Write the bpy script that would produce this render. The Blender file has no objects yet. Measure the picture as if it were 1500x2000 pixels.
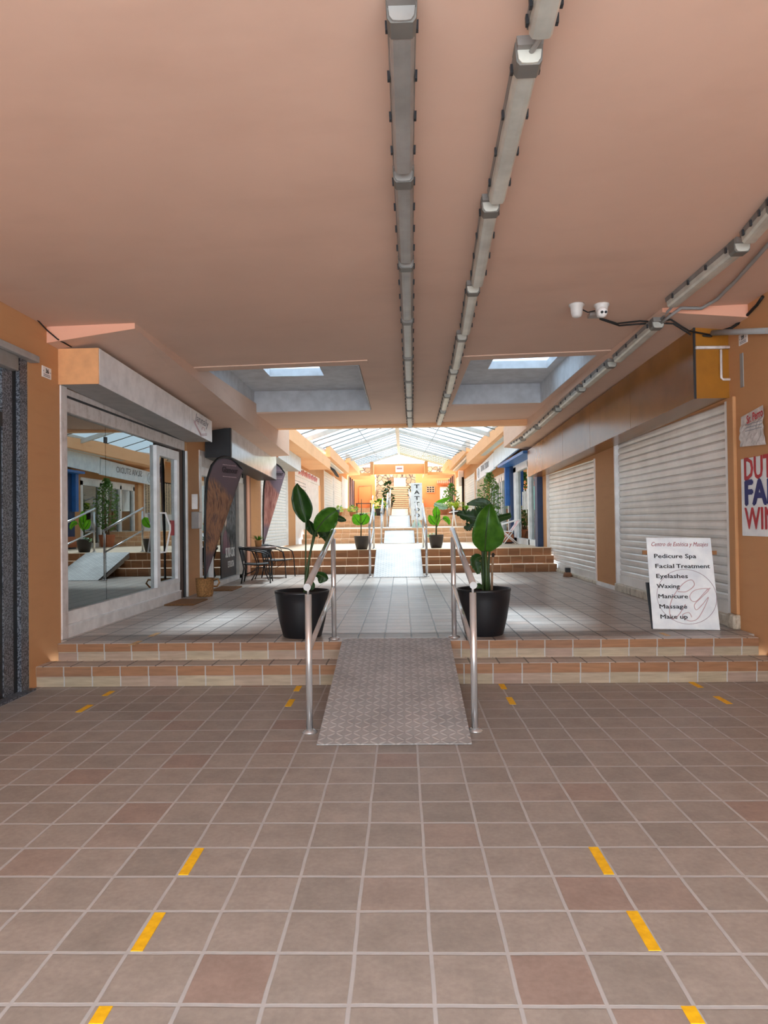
import bpy, math, random
from mathutils import Vector, Matrix
random.seed(7)
C = bpy.context.scene.collection
S = bpy.context.scene

# ------------------------------------------------------------------ camera
F, H, ROLL = 1390.0, 1.45, 0.0135
_v = Vector(((785-750)/F, (1020-1000)/F, 1.0)).normalized()
_u = Vector((-math.sin(ROLL), -math.cos(ROLL), 0)); _u = (_u - _v*_u.dot(_v)).normalized()
_x = _v.cross(_u)
def _w(c): return Vector((_x.dot(c), _v.dot(c), _u.dot(c)))      # camera axes -> world
cam_data = bpy.data.cameras.new('camera'); cam = bpy.data.objects.new('camera', cam_data); C.objects.link(cam)
_r, _d, _f = _w(Vector((1,0,0))), _w(Vector((0,1,0))), _w(Vector((0,0,1)))
cam.matrix_world = Matrix(((_r.x,-_d.x,-_f.x,0),(_r.y,-_d.y,-_f.y,0),(_r.z,-_d.z,-_f.z,H),(0,0,0,1)))
cam_data.sensor_fit = 'VERTICAL'; cam_data.sensor_height = 24.0; cam_data.lens = 24.0*F/2000
cam_data.clip_start = 0.05; cam_data.clip_end = 300
S.camera = cam
def _ray(px, py): return _w(Vector(((px-750)/F, (py-1000)/F, 1)))
def onY(px, py, Y): r = _ray(px,py); t = Y/r.y; return Vector((r.x*t, Y, H+r.z*t))
def onZ(px, py, z): r = _ray(px,py); t = (z-H)/r.z; return Vector((r.x*t, r.y*t, z))
def onX(px, py, x): r = _ray(px,py); t = x/r.x; return Vector((x, r.y*t, H+r.z*t))
CZ, CT = 3.415, 0.0225                                             # ceiling height and its slight cross fall
def zc(x): return CZ + CT*x
def onC(px, py, dz=0):                                             # a point on the ceiling plane
    r = _ray(px,py); t = (CZ+dz-H)/(r.z - CT*r.x); return Vector((r.x*t, r.y*t, H+r.z*t))

# ------------------------------------------------------------------ light
W = bpy.data.worlds.new('sky'); S.world = W; W.use_nodes = True
nt = W.node_tree; nt.nodes.clear()
wo = nt.nodes.new('ShaderNodeOutputWorld'); bg = nt.nodes.new('ShaderNodeBackground')
bg.inputs[0].default_value = (0.80, 0.91, 1.0, 1); bg.inputs[1].default_value = 2.6
nt.links.new(bg.outputs[0], wo.inputs[0])
sun_d = bpy.data.lights.new('sun', 'SUN'); sun_d.energy = 13.0; sun_d.angle = math.radians(12); sun_d.color = (1, .98, .95)
sun = bpy.data.objects.new('sun', sun_d); C.objects.link(sun); sun.rotation_euler = (math.radians(-30), math.radians(8), 0)
sun.location = (0, 20, 30)
vs = S.view_settings; vs.view_transform = 'Standard'; vs.look = 'None'; vs.exposure = 1.37; vs.gamma = 1; vs.use_curve_mapping = False
S.cycles.max_bounces = 10; S.cycles.diffuse_bounces = 6; S.cycles.glossy_bounces = 4; S.cycles.transparent_max_bounces = 12

# ------------------------------------------------------------------ materials
def lin(r, g, b):
    f = lambda c: ((c/255+0.055)/1.055)**2.4 if c/255 > 0.04045 else c/255/12.92
    return (f(r), f(g), f(b), 1)
class N:
    """small node-building helper"""
    def __init__(s, name):
        s.m = bpy.data.materials.new(name); s.m.use_nodes = True; s.t = s.m.node_tree
        s.b = s.t.nodes['Principled BSDF']; s.o = s.t.nodes['Material Output']
    def n(s, typ, **kw):
        x = s.t.nodes.new(typ)
        for k, v in kw.items(): setattr(x, k, v)
        return x
    def set(s, inp, v):
        if hasattr(v, 'is_linked') or hasattr(v, 'links'): s.t.links.new(v, inp)
        else: inp.default_value = v
    def math(s, op, a, b=0.0, c=None):
        x = s.n('ShaderNodeMath', operation=op); s.set(x.inputs[0], a); s.set(x.inputs[1], b)
        if c is not None: s.set(x.inputs[2], c)
        return x.outputs[0]
    def pos(s):
        return s.n('ShaderNodeNewGeometry').outputs['Position']
    def objc(s): return s.n('ShaderNodeTexCoord').outputs['Object']
    def xyz(s, v):
        x = s.n('ShaderNodeSeparateXYZ'); s.set(x.inputs[0], v); return x.outputs
    def comb(s, x, y, z=0.0):
        c = s.n('ShaderNodeCombineXYZ'); s.set(c.inputs[0], x); s.set(c.inputs[1], y); s.set(c.inputs[2], z); return c.outputs[0]
    def noise(s, v, scale, detail=3, rough=.55, dist=0.0):
        x = s.n('ShaderNodeTexNoise'); s.set(x.inputs['Vector'], v); x.inputs['Scale'].default_value = scale
        x.inputs['Detail'].default_value = detail; x.inputs['Roughness'].default_value = rough; x.inputs['Distortion'].default_value = dist
        return x.outputs['Fac']
    def ramp(s, f, stops, interp='LINEAR'):
        x = s.n('ShaderNodeValToRGB'); s.set(x.inputs[0], f); e = x.color_ramp.elements; x.color_ramp.interpolation = interp
        while len(e) < len(stops): e.new(0.5)
        for k, (p, c) in enumerate(stops): e[k].position = p; e[k].color = c
        return x.outputs[0]
    def mix(s, f, a, b, mode='MIX'):
        x = s.n('ShaderNodeMix', data_type='RGBA', blend_type=mode); s.set(x.inputs[0], f); s.set(x.inputs[6], a); s.set(x.inputs[7], b)
        return x.outputs[2]
    def bump(s, h, strength=.3, dist=.01):
        x = s.n('ShaderNodeBump'); s.set(x.inputs['Height'], h); x.inputs['Strength'].default_value = strength; x.inputs['Distance'].default_value = dist
        s.t.links.new(x.outputs[0], s.b.inputs['Normal'])
    def base(s, c): s.set(s.b.inputs['Base Color'], c)
    def p(s, rough=.5, metal=0.0, spec=None, ior=None):
        s.b.inputs['Roughness'].default_value = rough; s.b.inputs['Metallic'].default_value = metal
        if spec is not None: s.b.inputs['Specular IOR Level'].default_value = spec
        return s
_cache = {}
def plain(name, rgb, rough=.5, metal=0.0, var=.06, scale=6.0, bump=0.0):
    if name in _cache: return _cache[name]
    k = N(name); k.p(rough, metal); c = lin(*rgb)
    f = k.noise(k.pos(), scale, 4)
    lo = tuple(x*(1-var*2) for x in c[:3])+(1,); hi = tuple(min(1, x*(1+var*2)) for x in c[:3])+(1,)
    k.base(k.ramp(f, [(.3, lo), (.7, hi)]))
    if bump: k.bump(k.noise(k.pos(), scale*12, 3), bump, .004)
    _cache[name] = k.m; return k.m
def plaster(name, rgb, stain=(150,105,80), amount=.25):
    k = N(name); k.p(.75, spec=.25); c = lin(*rgb); st = lin(*stain)
    big = k.noise(k.pos(), .9, 5, .6); fine = k.noise(k.pos(), 9, 4)
    col = k.ramp(big, [(.25, tuple(x*.9 for x in c[:3])+(1,)), (.75, c)])
    xyz = k.xyz(k.pos()); streak = k.noise(k.comb(k.math('MULTIPLY', xyz[0], .6), k.math('MULTIPLY', xyz[1], 1.2), k.math('MULTIPLY', xyz[2], 8)), 1.6, 4)
    m = k.math('MULTIPLY', k.ramp(streak, [(.52, (0,0,0,1)), (.8, (1,1,1,1))]), amount)
    k.base(k.mix(m, col, st))
    k.bump(fine, .12, .01); return k.m
def tile_floor(name, a, b, red, grout, gw=.026, rough=.5, x0=.078, y0=2.155, sx=.2575, sy=.2597):
    k = N(name); k.p(rough, spec=.4); p = k.xyz(k.pos())
    wob = k.math('MULTIPLY', k.math('SUBTRACT', k.noise(k.pos(), 2.5, 2), .5), .05)
    u = k.math('ADD', k.math('DIVIDE', k.math('SUBTRACT', p[0], x0), sx), wob); v = k.math('ADD', k.math('DIVIDE', k.math('SUBTRACT', p[1], y0), sy), wob)
    fu = k.math('ABSOLUTE', k.math('SUBTRACT', k.math('FRACT', u), .5)); fv = k.math('ABSOLUTE', k.math('SUBTRACT', k.math('FRACT', v), .5))
    edge = k.math('MAXIMUM', fu, k.math('ADD', fv, .006))
    m = k.ramp(edge, [(.5-gw-.006, (0,0,0,1)), (.5-gw+.004, (1,1,1,1))])
    wn = k.n('ShaderNodeTexWhiteNoise', noise_dimensions='2D'); k.set(wn.inputs['Vector'], k.comb(k.math('FLOOR', u), k.math('FLOOR', v)))
    tc = k.ramp(wn.outputs['Value'], [(0, a), (.55, b), (.86, b), (.97, red)])
    n1 = k.noise(k.pos(), 7, 5, .65); n2 = k.noise(k.pos(), 45, 3)
    tc = k.mix(1.0, tc, k.ramp(n1, [(.25, (.82,.82,.82,1)), (.75, (1.12,1.12,1.12,1))]), 'MULTIPLY')
    tc = k.mix(1.0, tc, k.ramp(n2, [(.3, (.9,.9,.9,1)), (.7, (1.05,1.05,1.05,1))]), 'MULTIPLY')
    gc = k.mix(k.noise(k.pos(), 14, 4), grout, tuple(x*.72 for x in grout[:3])+(1,))
    k.base(k.mix(m, tc, gc)); k.b.inputs['Roughness'].default_value = rough
    hgt = k.math('ADD', k.math('MULTIPLY', k.math('SUBTRACT', 1.0, m), .6), k.math('MULTIPLY', n2, .12)); k.bump(hgt, .45, .006)
    return k.m
def tile_strip(name, cols, grout, x0, sx=.258, gw=.022, zs=None, rough=.55):
    k = N(name); k.p(rough, spec=.35); p = k.xyz(k.pos())
    u = k.math('DIVIDE', k.math('SUBTRACT', p[0], x0), sx)
    fu = k.math('ABSOLUTE', k.math('SUBTRACT', k.math('FRACT', u), .5))
    m = k.ramp(fu, [(.5-gw-.005, (0,0,0,1)), (.5-gw+.005, (1,1,1,1))])
    wn = k.n('ShaderNodeTexWhiteNoise', noise_dimensions='2D'); k.set(wn.inputs['Vector'], k.comb(k.math('FLOOR', u), k.math('FLOOR', k.math('MULTIPLY', p[2], 11.6))))
    tc = k.ramp(wn.outputs['Value'], [(i/(len(cols)-1), c) for i, c in enumerate(cols)])
    xs = k.comb(k.math('MULTIPLY', p[0], .5), p[1], k.math('MULTIPLY', p[2], 5))
    tc = k.mix(1.0, tc, k.ramp(k.noise(xs, 9, 4), [(.3, (.8,.8,.8,1)), (.7, (1.1,1.1,1.1,1))]), 'MULTIPLY')
    k.base(k.mix(m, tc, grout)); k.bump(k.math('SUBTRACT', 1.0, m), .3, .004); return k.m
def glass(name, ior=1.9, tint=(.75,.82,.80), rough=0.0):
    k = N(name); g = k.n('ShaderNodeBsdfGlossy'); g.inputs['Roughness'].default_value = rough; g.inputs['Color'].default_value = (.95,1,.99,1)
    t = k.n('ShaderNodeBsdfTransparent'); t.inputs['Color'].default_value = tint+(1,)
    fr = k.n('ShaderNodeFresnel'); fr.inputs['IOR'].default_value = ior
    mx = k.n('ShaderNodeMixShader'); k.t.links.new(fr.outputs[0], mx.inputs[0]); k.t.links.new(t.outputs[0], mx.inputs[1]); k.t.links.new(g.outputs[0], mx.inputs[2])
    k.t.links.new(mx.outputs[0], k.o.inputs[0]); return k.m
def panel_mat(name, tint, trans):
    k = N(name); t = k.n('ShaderNodeBsdfTransparent'); t.inputs['Color'].default_value = tint+(1,)
    tr = k.n('ShaderNodeBsdfTranslucent'); tr.inputs['Color'].default_value = trans+(1,)
    mx = k.n('ShaderNodeMixShader'); mx.inputs[0].default_value = .10
    k.t.links.new(t.outputs[0], mx.inputs[1]); k.t.links.new(tr.outputs[0], mx.inputs[2]); k.t.links.new(mx.outputs[0], k.o.inputs[0]); return k.m
def leaf_mat(name, a, b, trans=.25, rough=.4):
    k = N(name); k.p(rough, spec=.4)
    c = k.ramp(k.noise(k.pos(), 14, 3), [(.3, lin(*a)), (.7, lin(*b))]); k.base(c)
    tl = k.n('ShaderNodeBsdfTranslucent'); k.t.links.new(k.mix(1.0, c, (1.0,1.25,.45,1), 'MULTIPLY'), tl.inputs[0])
    mx = k.n('ShaderNodeMixShader'); mx.inputs[0].default_value = trans
    k.t.links.new(k.b.outputs[0], mx.inputs[1]); k.t.links.new(tl.outputs[0], mx.inputs[2]); k.t.links.new(mx.outputs[0], k.o.inputs[0]); return k.m
def checker_plate():
    k = N('tread_plate'); k.p(.58, .1, spec=.3); p = k.xyz(k.pos())
    u = k.math('DIVIDE', p[0], .058); v = k.math('DIVIDE', p[1], .058)
    par = k.math('SUBTRACT', k.math('MULTIPLY', k.math('FLOORED_MODULO', k.math('ADD', k.math('FLOOR', u), k.math('FLOOR', v)), 2.0), 2.0), 1.0)
    fx = k.math('MULTIPLY', k.math('SUBTRACT', k.math('FRACT', u), .5), par); fy = k.math('SUBTRACT', k.math('FRACT', v), .5)
    a = k.math('MULTIPLY', k.math('ADD', fx, fy), 1.13); b = k.math('MULTIPLY', k.math('SUBTRACT', fx, fy), 3.6)
    h = k.math('SUBTRACT', 1.0, k.math('ADD', k.math('MULTIPLY', a, a), k.math('MULTIPLY', b, b)))
    hh = k.math('MAXIMUM', h, 0.0)
    dirt = k.noise(k.pos(), 3.5, 5)
    c = k.mix(k.ramp(hh, [(0, (0,0,0,1)), (.35, (1,1,1,1))]), lin(172,171,171), lin(196,195,194))
    k.base(k.mix(1.0, c, k.ramp(dirt, [(.3, (.8,.8,.8,1)), (.7, (1.08,1.08,1.08,1))]), 'MULTIPLY'))
    k.bump(hh, .7, .004); return k.m
def hair_mat(name, cols, bgc):
    k = N(name); k.p(.7, spec=.15); o = k.xyz(k.objc())
    w = k.math('ADD', k.math('MULTIPLY', o[0], 24.0), k.math('MULTIPLY', k.math('SINE', k.math('MULTIPLY', o[2], 8.0)), .5))
    n = k.noise(k.comb(w, 0.0, k.math('MULTIPLY', o[2], 1.5)), 2.2, 5, .6, .25)
    hair = k.ramp(n, [(i/(len(cols)-1)*.5+.25, c) for i, c in enumerate(cols)])
    # lower two thirds carry the hair picture, the rest is the plain printed ground
    edge = k.math('SUBTRACT', k.math('ADD', 1.78, k.math('MULTIPLY', k.noise(k.objc(), 3, 3), .35)), k.math('ADD', o[2], k.math('MULTIPLY', o[0], 1.7)))
    m = k.ramp(edge, [(0.0, (0,0,0,1)), (.12, (1,1,1,1))])
    low = k.ramp(k.math('ADD', o[2], k.math('MULTIPLY', k.noise(k.objc(), 5, 2), .1)), [(.55, (0,0,0,1)), (.68, (1,1,1,1))])
    k.base(k.mix(k.math('MULTIPLY', m, low), bgc, hair)); return k.m
def granite():
    k = N('granite'); k.p(.3); v = k.n('ShaderNodeTexVoronoi'); k.set(v.inputs['Vector'], k.pos()); v.inputs['Scale'].default_value = 70
    n = k.noise(k.pos(), 60, 4, .7)
    k.base(k.ramp(k.math('MULTIPLY', n, k.math('ADD', v.outputs['Distance'], .6)), [(.3, lin(14,15,18)), (.46, lin(48,52,60)), (.66, lin(120,124,132))])); return k.m
def stonework():
    k = N('rubble_stone'); k.p(.8)
    v = k.n('ShaderNodeTexVoronoi', feature='DISTANCE_TO_EDGE'); k.set(v.inputs['Vector'], k.pos()); v.inputs['Scale'].default_value = 2.6
    vc = k.n('ShaderNodeTexVoronoi'); k.set(vc.inputs['Vector'], k.pos()); vc.inputs['Scale'].default_value = 2.6
    sep = k.xyz(vc.outputs['Color'])
    c = k.ramp(sep[0], [(0, lin(120,88,58)), (.4, lin(160,132,100)), (.7, lin(138,106,74)), (1, lin(178,156,126))])
    m = k.ramp(v.outputs['Distance'], [(.03, (1,1,1,1)), (.07, (0,0,0,1))])
    k.base(k.mix(m, c, lin(72,54,42))); return k.m
def mesh_gate(name, c1, c2, s=16):
    k = N(name); k.p(.5, .3); p = k.xyz(k.pos())
    h = k.math('ADD', p[0], p[1])
    a = k.math('FRACT', k.math('MULTIPLY', k.math('ADD', h, p[2]), s)); b = k.math('FRACT', k.math('MULTIPLY', k.math('SUBTRACT', h, p[2]), s))
    m = k.math('MAXIMUM', k.math('GREATER_THAN', a, .72), k.math('GREATER_THAN', b, .72))
    k.base(k.mix(m, c1, c2)); return k.m
def worn_white(name, rgb, dirt):
    k = N(name); k.p(.45); n = k.noise(k.pos(), 9, 6, .7); q = k.xyz(k.pos())
    st = k.noise(k.comb(k.math('MULTIPLY', q[0], 3), k.math('MULTIPLY', q[1], 3), k.math('MULTIPLY', q[2], .5)), 4, 5, .7)
    c = k.ramp(k.math('MULTIPLY', k.math('ADD', n, st), .5), [(.38, lin(*dirt)), (.52, lin(*rgb))]); k.base(c); return k.m
M = dict(
 ceiling=plaster('ceiling_paint', (222,188,167), (190,154,134), .3),
 wall=plaster('orange_wall_paint', (204,152,106), (170,120,82), .2),
 peach=plaster('peach_beam_paint', (248,192,144), (205,140,95), .25),
 pinkp=plaster('pink_beam_paint', (240,180,152), (210,150,120), .2),
 signpeach=plain('peach_panel', (226,165,112), .6),
 floor=tile_floor('terracotta_tile', lin(153,146,139), lin(165,157,149), lin(160,142,133), lin(196,196,196), .026),
 landing=tile_floor('landing_tile', lin(178,167,158), lin(194,183,174), lin(182,164,152), lin(92,87,84), .027, .34),
 upper=tile_floor('upper_landing_tile', lin(205,180,152), lin(222,198,170), lin(205,170,140), lin(215,205,195), .02, .5),
 nosing=tile_strip('nosing_tile', [lin(150,106,76), lin(162,118,84), lin(146,108,84)], lin(170,166,160), .02),
 riser=tile_strip('riser_tile', [lin(172,156,132), lin(180,164,140), lin(164,138,124), lin(174,158,132)], lin(184,182,178), .02),
 brown=tile_strip('brown_riser_tile', [lin(150,104,70), lin(170,120,82), lin(140,98,66)], lin(205,180,150), .05),
 tan=tile_strip('tan_riser_tile', [lin(222,174,132), lin(232,188,148), lin(212,166,126)], lin(235,215,190), .05),
 treadedge=plain('tread_edge', (226,196,162), .5),
 plate=checker_plate(),
 steel=plain('brushed_steel', (214,215,216), .2, .7, .05, 4),
 chrome=plain('steel_cap', (222,222,222), .3, .8, .03, 4),
 pot=plain('black_plastic_pot', (26,27,31), .42, 0, .1, 3),
 brownpot=plain('dark_brown_pot', (52,46,44), .5, 0, .1, 3),
 soil=plain('soil', (46,36,28), .9, 0, .3, 20, .5),
 leaf=leaf_mat('dark_banana_leaf', (22,52,16), (40,78,26), .18),
 leafmid=leaf_mat('green_banana_leaf', (50,96,22), (78,128,36), .32),
 leafbr=leaf_mat('bright_leaf', (118,176,34), (150,200,60), .5),
 leafyel=leaf_mat('yellow_green_leaf', (170,186,60), (205,210,90), .45),
 leafgrey=leaf_mat('grey_green_leaf', (150,182,168), (190,212,198), .3),
 ficus=leaf_mat('ficus_leaf', (70,112,50), (128,160,92), .35),
 stem=plain('leaf_stalk', (52,74,34), .5, 0, .15, 12), drystem=plain('dry_stump', (150,122,96), .8, 0, .15, 20),
 white=plain('white_paint', (240,238,236), .4), wornwhite=worn_white('worn_white_paint', (224,216,212), (196,184,176)),
 alu=plain('white_aluminium', (240,241,241), .35), shut=plain('pale_shutter', (240,237,232), .27, 0, .05, 2.2),
 shutfar=plain('white_shutter', (236,238,238), .5, 0, .03),
 glass=glass('shop_glass', 3.8, (.62,.70,.68)), glass2=glass('window_glass', 3.4, (.70,.80,.80)),
 dark=plain('dark_interior', (38,38,38), .8), darkframe=plain('charcoal_metal', (40,42,46), .5), black=plain('black_metal', (18,18,20), .45),
 room=plain('shop_room_paint', (150,152,146), .8), roomfloor=plain('shop_floor', (120,118,110), .4),
 signwhite=plain('white_sign_panel', (242,240,240), .3), signblue=plain('pale_blue_sign_panel', (214,232,246), .35),
 mustard=plain('mustard_panel', (158,102,22), .4), mustardside=plain('brown_gloss_panel', (150,98,40), .24, 0, .08, 1.5),
 housing=plain('grey_lamp_housing', (128,124,120), .5, 0, .12, 5),
 shaft=plain('grey_shaft_paint', (200,202,206), .8), tape=plain('yellow_tape', (250,190,20), .6, 0, .08, 30),
 fadedtape=plain('faded_tape', (214,178,130), .7, 0, .1, 30),
 red=plain('red_lettering', (184,48,56), .6), pinkink=plain('pink_lettering', (226,150,150), .6), navy=plain('navy_lettering', (36,42,110), .6), ink=plain('black_lettering', (34,32,34), .6),
 script=plain('maroon_lettering', (150,60,66), .6), rose=plain('rose_line', (206,176,178), .6), mauve=plain('mauve_line', (150,120,134), .6), boardwhite=plain('board_white', (238,245,250), .4),
 greyink=plain('grey_lettering', (128,132,140), .6), teal=plain('teal_sticker', (110,205,190), .5),
 coir=plain('coir_mat', (136,94,56), .95, 0, .2, 60, .6), basket=plain('woven_straw', (176,128,78), .85, 0, .25, 45, .8),
 wicker=plain('black_wicker', (34,34,36), .6, 0, .3, 80, .6), tabletop=plain('brown_table_top', (128,104,96), .3),
 terra=plain('terracotta_pot', (186,112,76), .8), tanpot=plain('tan_pot', (196,142,90), .7),
 blue=plain('blue_paint', (44,104,176), .4), navyp=plain('navy_paint', (24,54,96), .4),
 redstrip=plain('red_strap', (196,44,52), .5), canopyframe=plain('canopy_steel', (206,204,198), .5),
 bar=plain('glazing_bar', (116,122,124), .5), panel=panel_mat('clear_roof_sheet', (.15,.176,.194), (.29,.33,.35)),
 skypane=panel_mat('skylight_pane', (.40,.45,.49), (.6,.65,.7)), panely=panel_mat('yellow_lit_roof_sheet', (.205,.185,.12), (.35,.32,.21)),  # yellowish light on the last right bay is put into the sheet tint
 granite=granite(), stone=stonework(), gate=mesh_gate('mesh_gate', lin(150,130,135), lin(92,80,86)),
 lattice=plain('cream_lattice', (236,214,182), .5), concrete=plain('concrete', (170,160,150), .85, 0, .12, 8, .3),
 curb=worn_white('worn_curb', (214,204,186), (150,136,116)), street=plain('street_paving', (204,208,214), .8), cable=plain('black_cable', (22,20,20), .6),
 greycable=plain('grey_conduit', (150,150,148), .5), camwhite=plain('camera_white', (214,212,208), .4),
 poster=plain('dark_poster', (62,62,66), .5, 0, .2, 2), skin=plain('poster_skin', (212,184,164), .6), hairgrey=plain('poster_grey_hair', (120,122,124), .6, 0, .3, 9),
 purple=plain('poster_plum', (110,62,80), .6), foil=plain('crumpled_plastic', (206,200,196), .25, 0, .12, 12, .9),
 plastic=plain('plastic_grey', (160,156,152), .5), stairs=plain('stair_stone', (146,120,94), .8), stairdark=plain('stair_riser', (84,66,52), .85),
 orangefar=plaster('bright_orange_wall', (214,132,78), (190,112,66), .15), green=plain('lime_panel', (196,222,120), .6),
 flagA=hair_mat('flag_print', [lin(58,46,46), lin(118,86,72), lin(170,124,94), lin(92,76,76), lin(206,166,128)], lin(112,94,98)),
 flagB=hair_mat('pink_flag_print', [lin(110,76,80), lin(170,116,112), lin(210,160,150), lin(140,100,104)], lin(140,126,140)),
 diff=plain('lamp_diffuser', (186,186,176), .3, 0, .1, 5), diffd=plain('grey_lamp_diffuser', (142,140,136), .35, 0, .1, 5), endcap=plain('lamp_end_cap', (104,102,97), .5),  # second diffuser is a darker grey, for the left row
)
# ------------------------------------------------------------------ mesh helpers
def org(o):
    v = Vector((0,0,0))
    while o: v = v + o.location; o = o.parent
    return v
class MB:
    def __init__(s): s.v = []; s.f = []; s.mi = []; s.cur = 0; s.sm = []
    def face(s, idx, smooth=False): s.f.append(idx); s.mi.append(s.cur); s.sm.append(smooth)
    def add(s, pts): i = len(s.v); s.v += [Vector(p) for p in pts]; return i
    def hexa(s, a):                                                  # 8 corners: bottom 4 ccw, top 4 ccw
        i = s.add(a)
        for q in ((3,2,1,0),(4,5,6,7),(0,1,5,4),(1,2,6,5),(2,3,7,6),(3,0,4,7)): s.face([i+k for k in q])
        return s
    def box(s, x0, x1, y0, y1, z0, z1):
        if x0 > x1: x0, x1 = x1, x0
        if y0 > y1: y0, y1 = y1, y0
        if z0 > z1: z0, z1 = z1, z0
        return s.hexa([(x0,y0,z0),(x1,y0,z0),(x1,y1,z0),(x0,y1,z0),(x0,y0,z1),(x1,y0,z1),(x1,y1,z1),(x0,y1,z1)])
    def slab(s, quad, n, t):                                         # a quad given thickness t along n
        n = Vector(n)*t; q = [Vector(p) for p in quad]
        return s.hexa([p for p in q] + [p+n for p in q])
    def prism(s, poly, d):                                           # planar polygon extruded by vector d
        d = Vector(d); n = len(poly); i = s.add(poly); j = s.add([Vector(p)+d for p in poly])
        s.face([i+k for k in range(n)][::-1]); s.face([j+k for k in range(n)])
        for k in range(n): s.face([i+k, i+(k+1)%n, j+(k+1)%n, j+k])
        return s
    def tube(s, pts, r, seg=10, cap=True, smooth=True):
        pts = [Vector(p) for p in pts]; rs = r if isinstance(r, (list, tuple)) else [r]*len(pts)
        rings = []; prev = None
        for k, p in enumerate(pts):
            t = (pts[min(k+1, len(pts)-1)] - pts[max(k-1, 0)]).normalized()
            if prev is None:
                a = t.cross(Vector((0,0,1)));
                if a.length < 1e-3: a = t.cross(Vector((1,0,0)))
            else: a = prev - t*prev.dot(t)
            a.normalize(); prev = a; b = t.cross(a)
            rings.append(s.add([p + (a*math.cos(q) + b*math.sin(q))*rs[k] for q in [2*math.pi*m/seg for m in range(seg)]]))
        for k in range(len(rings)-1):
            for m in range(seg):
                s.face([rings[k]+m, rings[k]+(m+1)%seg, rings[k+1]+(m+1)%seg, rings[k+1]+m], smooth)
        if cap: s.face([rings[0]+m for m in range(seg)][::-1]); s.face([rings[-1]+m for m in range(seg)])
        return s
    def lathe(s, c, prof, seg=32, smooth=True):                      # prof: (radius, height) pairs
        c = Vector(c); R = []
        for r, z in prof:
            R.append(s.add([c + Vector((r*math.cos(2*math.pi*m/seg), r*math.sin(2*math.pi*m/seg), z)) for m in range(seg)]))
        for k in range(len(R)-1):
            for m in range(seg): s.face([R[k]+m, R[k]+(m+1)%seg, R[k+1]+(m+1)%seg, R[k+1]+m], smooth)
        return s
    def disc(s, c, r, seg=32, up=True):
        i = s.add([Vector(c)+Vector((r*math.cos(2*math.pi*m/seg), r*math.sin(2*math.pi*m/seg), 0)) for m in range(seg)])
        s.face([i+m for m in range(seg)] if up else [i+m for m in range(seg)][::-1]); return s
    def grid(s, rows, smooth=True):
        n = len(rows[0]); st = [s.add(r) for r in rows]
        for a, b in zip(st, st[1:]):
            for k in range(n-1): s.face([a+k, a+k+1, b+k+1, b+k], smooth)
        return s
    def build(s, name, mats, parent=None, loc=None):
        if not isinstance(mats, (list, tuple)): mats = [mats]
        me = bpy.data.meshes.new(name)
        if loc is None:
            if parent is None:
                loc = Vector((sum(p.x for p in s.v)/len(s.v), sum(p.y for p in s.v)/len(s.v), min(p.z for p in s.v)))
            else: loc = Vector((0,0,0))
        loc = Vector(loc); off = org(parent) + loc if parent else loc
        me.from_pydata([tuple(p-off) for p in s.v], [], s.f); me.update()
        for m in mats: me.materials.append(M[m] if isinstance(m, str) else m)
        me.polygons.foreach_set('material_index', s.mi); me.polygons.foreach_set('use_smooth', s.sm); me.update()
        o = bpy.data.objects.new(name, me); C.objects.link(o); o.location = loc
        if parent: o.parent = parent
        return o
def tag(o, label, cat, group=None, kind=None):
    if label: o['label'] = label
    if cat: o['category'] = cat
    if group: o['group'] = group
    if kind: o['kind'] = kind
    return o
def thing(name, label, cat, loc, group=None):
    o = bpy.data.objects.new(name, None); C.objects.link(o); o.location = loc; o.empty_display_size = .1
    return tag(o, label, cat, group)
def struct(o): o['kind'] = 'structure'; return o
def bevel(o, w=.006, seg=2):
    m = o.modifiers.new('bevel', 'BEVEL'); m.width = w; m.segments = seg; m.limit_method = 'ANGLE'; m.angle_limit = math.radians(40); return o
def solid(o, t): m = o.modifiers.new('thickness', 'SOLIDIFY'); m.thickness = t; m.offset = 0; return o
def text(s, name, mat, parent, origin, right, up, size, shear=0.0, bold=0.0, align='CENTER', width=None, ext=.0015, sx=1.0):
    cu = bpy.data.curves.new('t', 'FONT'); cu.body = s; cu.size = size; cu.shear = shear; cu.extrude = ext/2
    cu.align_x = align; cu.resolution_u = 2
    t = bpy.data.objects.new('t', cu); C.objects.link(t); dg = bpy.context.evaluated_depsgraph_get(); dg.update()
    me = bpy.data.meshes.new_from_object(t.evaluated_get(dg)); bpy.data.objects.remove(t); bpy.data.curves.remove(cu)
    if width:
        xs = [v.co.x for v in me.vertices]; sx = width/(max(xs)-min(xs))
    right = Vector(right).normalized(); up = Vector(up).normalized(); nrm = right.cross(up)
    off = org(parent) if parent else Vector((0,0,0)); o3 = Vector(origin)
    if bold > 0:                                                     # heavier strokes: the outline repeated a hair to each side
        vv = [v.co.copy() for v in me.vertices]; ff = [list(p.vertices) for p in me.polygons]; V_, F_ = [], []
        for dx, dy in ((-1,0), (1,0), (0,.7), (0,-.7)):
            k0 = len(V_); kk = k0//len(vv); V_ += [c + Vector((dx*bold*size/sx, dy*bold*size, .0005*kk)) for c in vv]; F_ += [[k0+i for i in f] for f in ff]
        me = bpy.data.meshes.new(name); me.from_pydata(V_, [], F_); me.update()
    for v in me.vertices: v.co = o3 + right*v.co.x*sx + up*v.co.y + nrm*(v.co.z+ext*.6) - off
    me.materials.clear(); me.materials.append(M[mat] if isinstance(mat, str) else mat); me.name = name
    o = bpy.data.objects.new(name, me); C.objects.link(o)
    if parent: o.parent = parent
    return o
ORD = ['first','second','third','fourth','fifth','sixth','seventh','eighth','ninth','tenth','eleventh','twelfth']

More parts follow.
